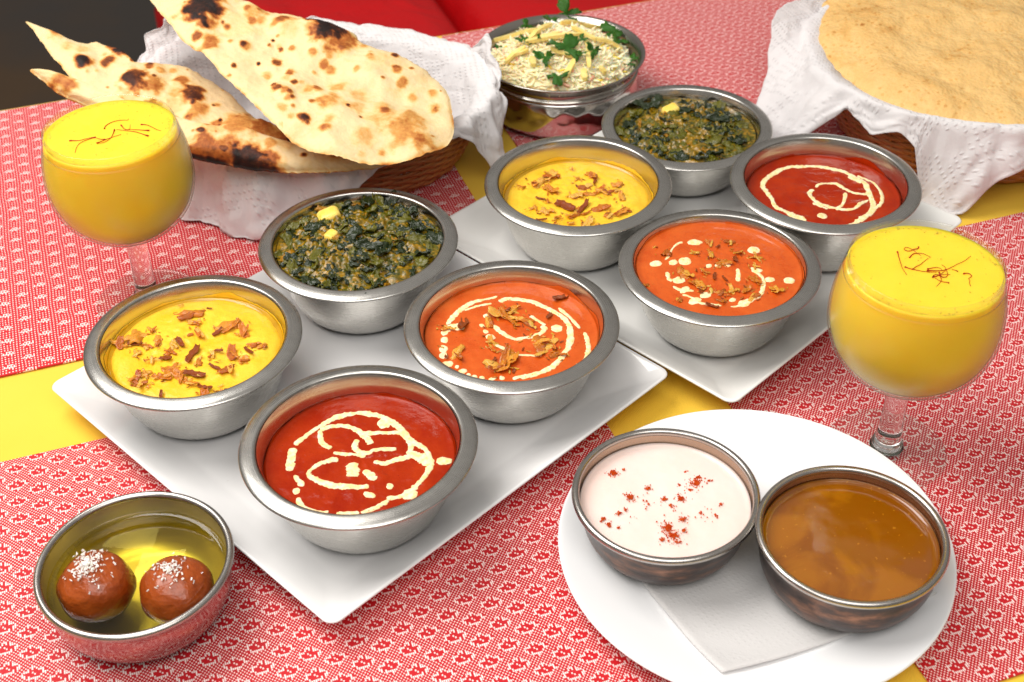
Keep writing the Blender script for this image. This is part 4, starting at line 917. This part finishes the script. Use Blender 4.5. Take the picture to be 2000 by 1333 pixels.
# ------------------------------------------------------------------ goblets
def goblet(x, y, label, lassi_label, threads, ko):
    zb = 0.0021; root = thing("goblet", label, "goblet", (x, y, zb), 0, "stemmed goblets of mango lassi")
    H = .1372
    outer = smooth_prof([(.0066, .0555), (.0120, .0568), (.0220, .0605), (.0330, .0680), (.0418, .0790), (.0462, .0920), (.0470, .1035), (.0458, .1160), (.0432, .1275), (.0409, H - .0006)], 6)
    inner = [(r - .0011 if r > .02 else max(r - .0011, .0001), z + .0012) for r, z in [tuple(p) for p in outer]]
    inner[-1] = (outer[-1][0] - .0011, H - .0004)
    top = [(.0404, H + .0001)]
    prof = [tuple(p) for p in outer] + top + inner[::-1] + [(0, inner[0][1])]
    prof2 = [tuple(p) for p in outer if p[1] < H - .0075]
    prof2 = prof2 + [q for q in inner[::-1] if q[1] < H - .0075] + [(0, inner[0][1])]
    m = mesh("bowl", *lathe(prof2, 112)); fix_normals(m); obj("bowl", m, M['glass_misted'], root)
    ro = prof2[[i for i, q in enumerate(prof2) if q[1] == max(a[1] for a in prof2)][0]]
    band = [(np.interp(z, [p[1] for p in outer], [p[0] for p in outer]), z) for z in np.linspace(max(a[1] for a in prof2) + .0002, H - .0007, 7)]
    ring = band + [(.0411, H - .0001), (.0406, H + .0003), (.0400, H + .0001), (.0396, H - .0006)] + [(r - .0013, z) for r, z in band[::-1]]
    m = mesh("rim", *lathe(ring, 128)); fix_normals(m); obj("rim", m, M['glass_thin'], root)
    st = smooth_prof([(.0001, .0560), (.0066, .0554), (.0066, .050), (.0064, .040), (.0066, .028), (.0070, .018), (.0074, .0115), (.0086, .0088), (.0092, .0070), (.0090, .0052), (.0100, .0040)], 4)
    m = mesh("stem", *lathe([(0, .0560)] + [tuple(p) for p in st[1:]] + [(0, .0038)], 64)); fix_normals(m); obj("stem", m, M['glass'], root)
    ft = [(.0102, .0042), (.018, .0030), (.027, .0022), (.0335, .0019), (.0349, .0015), (.0352, .0010), (.0346, .0004), (.030, .0003), (.012, .0006)]
    m = mesh("foot", *lathe([(0, .0036)] + ft + [(0, .0006)], 96)); fix_normals(m); obj("foot", m, M['glass_thin'], root)
    # drink
    lv = H - .0052; li = [(r - .00012, z) for r, z in inner[1:-2] if z < lv - .001]
    rl = np.interp(lv, [p[1] for p in inner], [p[0] for p in inner])
    prof = [(0, li[0][1] - .0002)] + li + [(rl - .0001, lv + .0008), (rl - .0009, lv + .0001), (rl - .003, lv), (.02, lv), (0, lv)]
    lroot = thing("mango_lassi", lassi_label, "drink", (x, y, zb + li[0][1]), 0, "mango lassi drinks")
    m = mesh("drink", *lathe(prof, 112)); m.transform(Matrix.Translation((0, 0, -li[0][1]))); fix_normals(m); obj("drink", m, M['lassi'], lroot)
    V = []; F = []; rb_ = random.Random(int(abs(x) * 1000))
    for q in range(170):
        a = rb_.uniform(0, 6.283); rr = rl * (.985 - abs(rb_.gauss(0, .05))) if q < 120 else rl * .9 * math.sqrt(rb_.random()); br = rb_.uniform(.0002, .00065); b0 = len(V)
        for (f, h) in ((1, 0), (.8, .45), (.4, .75)):
            for k in range(8): V.append((rr * math.cos(a) + br * f * math.cos(k * .785), rr * math.sin(a) + br * f * math.sin(k * .785), lv - li[0][1] + br * h * .7))
        V.append((rr * math.cos(a), rr * math.sin(a), lv - li[0][1] + br * .58))
        for i in range(2):
            for k in range(8): F.append((b0 + i * 8 + k, b0 + i * 8 + (k + 1) % 8, b0 + i * 8 + 8 + (k + 1) % 8, b0 + i * 8 + 8 + k))
        for k in range(8): F.append((b0 + 16 + k, b0 + 16 + (k + 1) % 8, b0 + 24))
    fo = obj("froth_bubbles", mesh("froth_bubbles", V, F), M['lassi'], lroot); fo["kind"] = "stuff"
    for q, th in enumerate(threads):
        pts = [unp(ko[0] + a * ko[2], ko[1] + b * ko[2], zb + lv + .0003) for a, b in th]
        P = smooth_prof(pts, 5); V = []; F = []; n = len(P)
        for i, p in enumerate(P):
            a_ = P[max(i - 1, 0)]; b_ = P[min(i + 1, n - 1)]; d = b_ - a_; d /= np.linalg.norm(d) + 1e-9; e1 = np.array([-d[1], d[0], 0]); f = i / (n - 1)
            r = .00015 + .00018 * (f if q % 2 else 1 - f) ** 2 + (.0002 if (i >= n - 2 if q % 2 else i <= 1) else 0)
            zl = .0003 * (1 + pn(i * .3, q))
            for k in range(5): V.append((p[0] - x + e1[0] * r * math.cos(k * 1.257), p[1] - y + e1[1] * r * math.cos(k * 1.257), lv - li[0][1] + zl + r * math.sin(k * 1.257)))
        for i in range(n - 1):
            for k in range(5): F.append((i * 5 + k, i * 5 + (k + 1) % 5, i * 5 + 5 + (k + 1) % 5, i * 5 + 5 + k))
        F += [tuple(range(5)), tuple(n * 5 - 1 - k for k in range(5))]
        obj("saffron_thread", mesh("saffron_thread", V, F), M['saffron'], lroot)
goblet(-.2500, .7425, "glass goblet of lassi standing between the naan basket and a yellow curry", "mango lassi with thin short saffron threads in the goblet by the naan",
  [[(205,287),(260,284),(310,272),(345,267)], [(235,350),(250,310),(290,285),(345,267)], [(350,300),(400,280),(440,265),(480,253)], [(360,302),(400,290),(430,265),(445,228)], [(392,222),(400,205),(440,185),(480,177),(510,178),(520,170)], [(455,228),(500,232),(560,240),(625,262)], [(480,203),(500,225),(525,225),(528,200)], [(500,228),(560,228),(630,232)], [(585,200),(620,203),(660,222),(692,234)], [(345,270),(370,278),(395,280)]], (60, 170, .3676))
goblet(.2215, .5795, "glass goblet of lassi standing beside the round plate", "mango lassi with a tangled knot of saffron in the goblet by the round plate",
  [[(95,830),(115,900),(140,990),(170,1070),(230,1165)], [(430,885),(380,850),(310,800),(240,768),(195,780),(210,810),(270,820),(330,795),(390,785),(400,760)], [(270,915),(320,865),(400,850),(480,865),(540,890),(570,920)], [(545,925),(480,970),(430,1015),(370,1045),(310,1085)], [(200,1050),(300,1080),(440,1110),(560,1125),(660,1130)], [(1155,895),(1060,965),(960,1010),(870,1060),(790,1090),(700,1105),(520,1105)], [(530,1080),(600,1065),(680,1060),(740,1085)], [(735,1020),(780,1050),(810,1110),(820,1160),(800,1195),(750,1195),(700,1170)], [(600,1200),(660,1185),(720,1150),(780,1110),(800,1085)], [(860,1160),(780,1160),(700,1165),(640,1160),(615,1190)], [(700,1130),(715,1180),(730,1240),(700,1290),(660,1330)], [(640,1210),(700,1245),(780,1270),(845,1280)], [(1050,1150),(1110,1140),(1165,1170),(1160,1195),(1125,1220),(1145,1250),(1135,1275),(1155,1330)], [(880,1090),(940,1100),(965,1115)]], (1740, 380, .135))

# ------------------------------------------------------------------ baskets
def basket(label, cx, cy, a0, b0, a1, b1, H, rz):
    zb = .0021; root = thing("wicker_basket", label, "basket", (cx, cy, zb), rz, "wicker bread baskets")
    rows = int(H / .0034); nst = 44; seg = nst * 4
    for q in range(rows):
        f = (q + .5) / rows; a = a0 + (a1 - a0) * f ** .85; b = b0 + (b1 - b0) * f ** .85; z = f * (H - .004) + .002; V = []; F = []
        for k in range(seg):
            t = 2 * math.pi * k / seg; wv = .0013 * math.cos(nst / 2 * t * 1.0 + math.pi * (q % 2)); jit = .0005 * pn(k * .3, q * 3.1, 1)
            ct, st = math.cos(t), math.sin(t)
            for (u, v) in ((1, 0), (.5, .9), (-.6, .9), (-1, 0), (-.6, -.9), (.5, -.9)):
                V.append(((a + wv + jit + u * .0012) * ct, (b + wv + jit + u * .0012) * st, z + v * .0018 + .0004 * pn(k * .2, q, 7)))
        for k in range(seg):
            for s in range(6): F.append((k * 6 + s, k * 6 + (s + 1) % 6, ((k + 1) % seg) * 6 + (s + 1) % 6, ((k + 1) % seg) * 6 + s))
        m = mesh("strand", V, F); fix_normals(m); obj("strand", m, M['wicker'], root)
    sm = None
    for k in range(nst):
        t = 2 * math.pi * (k + .0) / nst; V = []; F = []
        for i in range(7):
            f = i / 6; a = a0 + (a1 - a0) * f ** .85; b = b0 + (b1 - b0) * f ** .85
            c = np.array([a * math.cos(t), b * math.sin(t), .001 + f * (H - .002)])
            for s in range(5): V.append((c[0] + .0014 * math.cos(s * 1.257) , c[1] + .0014 * math.sin(s * 1.257), c[2]))
        for i in range(6):
            for s in range(5): F.append((i * 5 + s, i * 5 + (s + 1) % 5, i * 5 + 5 + (s + 1) % 5, i * 5 + 5 + s))
        obj("stake", mesh("stake", V, F), M['wicker'], root)
    V = []; F = []; seg = 200
    for k in range(seg):
        t = 2 * math.pi * k / seg; r = .0034 + .0006 * math.sin(46 * t)
        for s in range(8): V.append(((a1 + r * math.cos(s * .785)) * math.cos(t), (b1 + r * math.cos(s * .785)) * math.sin(t), H + r * math.sin(s * .785)))
    for k in range(seg):
        for s in range(8): F.append((k * 8 + s, k * 8 + (s + 1) % 8, ((k + 1) % seg) * 8 + (s + 1) % 8, ((k + 1) % seg) * 8 + s))
    m = mesh("rim_braid", V, F); fix_normals(m); obj("rim_braid", m, M['wicker'], root)
    V, F = lathe([(0, .0008), (1, .0008), (1, .0030), (0, .0030)], 60); V = [(x_ * (a0 + .0005), y_ * (b0 + .0005), z_) for x_, y_, z_ in V]
    obj("base", mesh("base", V, F), M['wicker'], root)
    return root

def liner(name, label, cx, cy, a0, b0, a1, b1, H, rz, table, seed, group):
    """paper lining: table rows (deg, overhang, flare, rise); follows the inside wall, folds over the rim and hangs by 'overhang' (negative rise = hangs, positive = stands up)"""
    zb = .0021; T = sorted(table); na, ns = 320, 46; V = []; F = []; UV = []
    degs = np.array([r[0] for r in T] + [T[0][0] + 360.0]); vals = np.array([r[1:] for r in T] + [T[0][1:]])
    for k in range(na):
        d = 360.0 * k / na
        if d < degs[0]: d += 360
        ov, fl, rise = (np.interp(d, degs, vals[:, c]) for c in range(3))
        t = math.radians(360.0 * k / na); ct, st = math.cos(t), math.sin(t)
        path = [(-.30, None)]
        for i in range(ns + 1):
            s = i / ns
            if s < .25:                       # floor
                f = s / .25; a, b, z = a0 * (.35 + .58 * f), b0 * (.35 + .58 * f), .0048
            elif s < .5:                      # inside wall
                f = (s - .25) / .25; a = a0 * .93 + (a1 - .0062 - a0 * .93) * f ** .8; b = b0 * .93 + (b1 - .0062 - b0 * .93) * f ** .8; z = .0048 + (H - .003) * f
            else:                             # over the rim and outwards
                f = (s - .5) / .5; L = ov * f
                ar = min(L, .012) / .012 * math.pi * .5
                off = -.0062 + .0108 * math.sin(ar * .9) + fl * L; zz = H + .0018 + .0045 * math.sin(min(L, .016) / .016 * math.pi)
                if rise >= 0: z = zz + rise * L
                else: z = zz + rise * max(L - .010, 0)
                a, b = a1 + off, b1 + off
                fd = (.011 * pn(ct * 3.2, st * 3.2, seed) + .012 * (abs(pn(ct * 5.5, st * 5.5, seed + 3)) - .2) + .004 * (abs(pn(ct * 11 + s, st * 11, seed + 6)) - .15)) * min(1, L / .03)
                a += max(fd, -.001 - max(0, off - .004)); b += max(fd, -.001 - max(0, off - .004)); z += .35 * fd + .0015 * pn(ct * 18, st * 18, seed + s * 3) * min(1, L / .02)
            wr = (.0040 * (abs(pn(ct * 7 + s * 3, st * 7 - s * 2, s * 5 + seed)) - .15) + .0018 * (abs(pn(ct * 15 - s * 5, st * 15, s * 9 + seed)) - .1)) if s > .25 else 0
            x, y = (a + (wr if s > .5 else -abs(wr))) * ct, (b + (wr if s > .5 else -abs(wr))) * st
            z = max(z, .0012 + .0010 * (1 + pn(x * 60, y * 60, seed))) if s > .5 else z
            V.append((x, y, z)); UV.append((x * .9 + .4 * st * s * .1, y * .9 + z * .8 + s * .05))
    r = ns + 1
    for k in range(na):
        for i in range(ns): F.append((k * r + i, k * r + i + 1, ((k + 1) % na) * r + i + 1, ((k + 1) % na) * r + i))
    m = mesh(name, V, F); fix_normals(m); uvl = m.uv_layers.new(name="UVMap")
    li = np.empty(len(m.loops), np.int32); m.loops.foreach_get("vertex_index", li); uvl.data.foreach_set("uv", np.array(UV)[li].ravel())
    o = obj(name, m, M['paper'], loc=(cx, cy, zb)); o.rotation_euler.z = rz
    so = o.modifiers.new("thick", 'SOLIDIFY'); so.thickness = .0005
    tag(o, label, "napkin", group); return o

NB = (-.152, .936, .112, .080, .136, .100, .054, math.radians(-6))
basket("brown wicker basket holding the naan breads", *NB)
#          deg  overhang flare rise
liner("paper_napkin", "white embossed paper napkin lining the naan basket", *NB, [
    (0, .036, .10, -.3), (14, .04, .10, .3), (24, .048, .15, .65), (36, .026, .2, .3), (55, .018, .2, .1), (90, .018, .2, .1), (120, .03, .2, .5), (140, .05, .3, .6), (165, .04, .3, .1), (190, .06, .25, -.9), (215, .085, .30, -.9), (240, .072, .22, -.9), (258, .078, .22, -.9), (270, .070, .25, -.9), (285, .050, .25, -.85), (298, .026, .25, -.6), (312, .016, .2, -.3), (326, .016, .2, -.3), (334, .03, .3, -.8), (345, .075, .20, -.98), (352, .05, .15, -.8)], 2.0, "paper basket liners")

RB = (.400, .974, .130, .102, .155, .125, .060, math.radians(18.5))
basket("brown wicker basket holding the big puffed bread", *RB)
liner("paper_napkin", "white embossed paper napkin lining the puffed bread basket", *RB, [
    (0, .06, .3, -.7), (60, .05, .2, .3), (120, .05, .25, .3), (150, .06, .5, .2), (168, .075, .6, -.6), (180, .088, .5, -.75), (187, .060, .4, -.7), (193, .024, .3, -.5), (204, .032, .3, -.8), (212, .026, .3, -.6), (217, .030, .3, -.8), (222, .074, .26, -.95), (229, .092, .28, -.95), (235, .066, .26, -.92), (240, .046, .25, -.9), (248, .036, .25, -.8), (275, .04, .3, -.8), (290, .08, .35, -.9), (320, .06, .3, -.8)], 6.0, "paper basket liners")

# ------------------------------------------------------------------ breads
def point_seg(px_, py_, P):
    pass
def bread(name, label, outline, plane, spots, mat, th, blist, seed, cat="bread", edge_char=.25, wave=.004, centre=None, group=None, freckles=0, jag=0.0):
    """outline in photo pixels on a tilted world plane; spots (px,py,rad px,strength) browned blisters"""
    p0, gx, gy = plane
    pts = smooth_prof([np.array(q, float) for q in outline] + [np.array(outline[0], float)], 12)[:-1]
    # resample evenly
    L = [0.0]
    for a, b in zip(pts, pts[1:] + pts[:1]): L.append(L[-1] + np.linalg.norm(b - a))
    na = 320; res = []
    PP = pts + [pts[0]]
    for k in range(na):
        s = L[-1] * k / na; i = max(0, np.searchsorted(L, s, side='right') - 1); i = min(i, len(pts) - 1); f = (s - L[i]) / max(L[i + 1] - L[i], 1e-9); res.append(PP[i] + (PP[i + 1] - PP[i]) * f)
    res_j = [jag * np.array([pn(q[0] * .11, q[1] * .11, seed), pn(q[0] * .11, q[1] * .11, seed + 9)]) + .5 * jag * np.array([pn(q[0] * .4, q[1] * .4, seed), pn(q[0] * .4, q[1] * .4, seed + 9)]) for q in res]
    c = np.mean(res, axis=0) if centre is None else np.array(centre, float)
    nr = 80; V = []; ch = []; F = []
    W = [unp_plane(c[0], c[1], p0, gx, gy)]; PX = [c]; S = [0.0]
    for i in range(1, nr + 1):
        f = i / nr
        for k in range(na):
            q = c + (res[k] - c) * f + res_j[k] * f ** 14; W.append(unp_plane(q[0], q[1], p0, gx, gy)); PX.append(q); S.append(f)
    W = np.array(W); PX = np.array(PX); S = np.array(S)
    nrm = np.array([-gx, -gy, 1.0]); nrm /= np.linalg.norm(nrm)
    wob = np.array([.42 * fbm(p[0], p[1], seed + 3, 110, 4) for p in W])
    hump = np.zeros(len(W)); char = np.zeros(len(W)); fr_ = random.Random(int(seed * 10))
    if freckles:
        spots = list(spots)
        for _ in range(freckles):
            k_ = fr_.randrange(na); f_ = math.sqrt(fr_.random()) * .95; q_ = c + (res[k_] - c) * f_
            spots.append((q_[0], q_[1], fr_.uniform(3, 14), fr_.uniform(.25, .75), .0008))
    for (a, b, r, st, hh) in spots:
        d2 = ((PX[:, 0] - a) ** 2 + ((PX[:, 1] - b) * 1.35) ** 2) / r ** 2
        hump += hh * np.exp(-d2 * .8); dd = d2 ** .5 + wob; char = np.maximum(char, st * 1.02 * np.clip((1.12 - dd) * 1.6, 0, 1))
    wv = np.array([wave * fbm(p[0], p[1], seed, 14, 3) + .0012 * fbm(p[0], p[1], seed, 60, 3) for p in W])
    prof = th * np.clip(1 - S ** 9, 0, 1) ** .5
    top = W + nrm * (prof * .7 + wv + hump * (1 - S ** 8))[:, None]; bot = W + nrm * (-prof * .3 + wv)[:, None]
    char = char + edge_char * np.clip((S - .965) / .035, 0, 1) * np.array([.5 + pn(p[0] * 90, p[1] * 90, seed) for p in W])
    Vt = [tuple(v) for v in top] + [tuple(v) for v in bot]; N = len(W)
    for k in range(na): F.append((0, 1 + k, 1 + (k + 1) % na)); F.append((N, N + 1 + (k + 1) % na, N + 1 + k))
    for i in range(nr - 1):
        s = 1 + i * na
        for k in range(na):
            q = (s + k, s + na + k, s + na + (k + 1) % na, s + (k + 1) % na); F.append(q); F.append(tuple(N + j for j in reversed(q)))
    s = 1 + (nr - 1) * na
    for k in range(na): F.append((s + k, N + s + k, N + s + (k + 1) % na, s + (k + 1) % na))
    base = np.array(Vt); org = np.array([base[:, 0].mean(), base[:, 1].mean(), base[:, 2].min()])
    m = mesh(name, base - org, F); fix_normals(m); set_attr(m, "char", list(char) + list(np.clip(char * .5 + .35, 0, 1)))
    o = obj(name, m, mat, loc=tuple(org)); tag(o, label, cat, group); return o

P1 = unp(620, 210, .098)
bread("naan", "large teardrop naan on top with big charred blisters", [(262, -40), (345, 60), (415, 128), (490, 205), (570, 276), (640, 306), (715, 319), (790, 316), (850, 296), (884, 268), (880, 205), (852, 155), (795, 122), (712, 92), (690, 62), (640, 48), (575, 37), (520, 28), (455, -8), (400, -40), (320, -75)], (P1, -.16, .10),
  [(395, 30, 48, .9, .006), (420, 5, 30, .85, .003), (640, 70, 52, .85, .009), (665, 95, 42, .6, .004), (625, 65, 30, .95, .002), (550, 58, 20, .6, .002), (500, 35, 26, .35, .003), (410, 90, 26, .55, .002), (385, 76, 14, .6, .001), (480, 101, 14, .5, .001), (555, 195, 16, .5, .001), (605, 185, 20, .3, .002), (640, 215, 28, .45, .003), (622, 188, 14, .5, .001), (660, 180, 20, .35, .001), (700, 200, 22, .3, .001), (785, 172, 14, .5, .001), (805, 198, 12, .4, .001), (845, 190, 14, .45, .001), (850, 215, 14, .4, .001), (636, 268, 14, .5, .002), (640, 252, 14, .35, .001), (750, 245, 44, .3, .002), (790, 270, 44, .42, .004), (800, 250, 36, .4, .002), (820, 285, 24, .5, .002), (710, 278, 26, .35, .001), (700, 225, 20, .35, .001), (745, 222, 20, .35, .001), (520, 150, 12, .3, .001), (470, 60, 40, .15, .002), (565, 65, 30, .25, .002), (520, 152, 9, .4, 0), (730, 140, 30, .1, .002), (672, 222, 10, .3, 0), (505, 128, 5, .9, 0), (533, 89, 4, 1, 0), (678, 224, 4, .9, 0), (703, 243, 4, .9, 0)], M['naan'], .0038, None, 1.0, edge_char=.6, wave=.008, freckles=80, jag=2.0, group="naan breads")
P2 = unp(330, 190, .080)
bread("naan", "naan behind with a long pointed tip reaching past the table edge", [(50, 42), (85, 56), (130, 74), (165, 82), (190, 80), (225, 98), (245, 120), (300, 126), (352, 128), (400, 150), (450, 190), (520, 250), (620, 292), (660, 310), (560, 320), (480, 300), (420, 288), (360, 262), (280, 230), (205, 212), (160, 178), (120, 132), (88, 92), (66, 62)], (P2, -.20, .12),
  [(162, 130, 20, .95, .004), (240, 108, 22, 1.0, .004), (225, 98, 18, .7, .002), (110, 68, 20, .5, .002), (135, 97, 16, .25, .001), (160, 100, 18, .3, .001), (265, 172, 34, .75, .004), (250, 168, 20, .8, .001), (300, 180, 30, .5, .002), (355, 167, 20, .55, .002), (375, 195, 34, .7, .004), (385, 205, 20, .75, .001), (390, 225, 22, .5, .002), (375, 238, 20, .45, .002), (345, 195, 22, .35, .001), (480, 198, 14, .35, .001), (510, 272, 40, .55, .003), (540, 285, 40, .5, .002), (590, 282, 36, .95, .001), (470, 262, 50, .45, .003), (430, 245, 6, .9, 0), (417, 218, 5, .9, 0), (310, 140, 18, .25, .001), (340, 215, 30, .25, .001)], M['naan'], .0042, None, 5.0, edge_char=.5, freckles=70, jag=2.0, centre=(330, 195), wave=.003, group="naan breads")
P3 = unp(400, 285, .074)
bread("naan", "lowest naan with a thick rolled front edge over the paper napkin", [(58, 138), (80, 141), (110, 150), (150, 168), (200, 200), (300, 226), (372, 246), (430, 262), (480, 262), (540, 280), (610, 296), (690, 314), (752, 322), (700, 331), (620, 336), (560, 338), (480, 328), (420, 318), (360, 306), (300, 290), (230, 250), (180, 214), (140, 195), (110, 180), (85, 160)], (P3, -.10, .30),
  [(120, 170, 26, .5, .001), (140, 182, 20, .55, .001), (475, 266, 40, .5, .003), (420, 268, 40, .3, .003), (440, 312, 40, .55, .001), (480, 324, 46, .8, .001), (400, 304, 40, .6, .001), (520, 334, 40, .6, .0), (530, 298, 18, .45, .001), (560, 292, 30, .3, .001), (100, 150, 16, .1, .001)], M['naan'], .012, None, 9.0, edge_char=.5, freckles=30, jag=2.5, centre=(400, 284), wave=.002, group="naan breads")

P4 = unp(1850, 120, .064)
bread("puffed_bread", "broad tan puffed fried bread with a blistered surface", [(1592, 40), (1594, 84), (1614, 124), (1652, 162), (1708, 204), (1772, 236), (1840, 246), (1905, 256), (1975, 262), (2060, 256), (2160, 235), (2230, 180), (2250, 110), (2220, 40), (2150, -20), (2040, -70), (1900, -95), (1760, -85), (1650, -45), (1605, 0)], (P4, .02, .02),
  [(1640, 60, 60, .15, .003), (1720, 100, 60, .12, .003), (1800, 60, 80, .1, .005), (1900, 150, 90, .1, .005), (1960, 60, 60, .08, .004), (1700, 160, 40, .12, .003), (1680, 78, 4, 1, 0), (1640, 15, 4, .9, 0), (1690, 50, 60, .22, .002), (1760, 180, 60, .12, .002), (1850, 220, 50, .14, .002)], M['poori'], .012, None, 13.0, edge_char=.1, wave=.006)
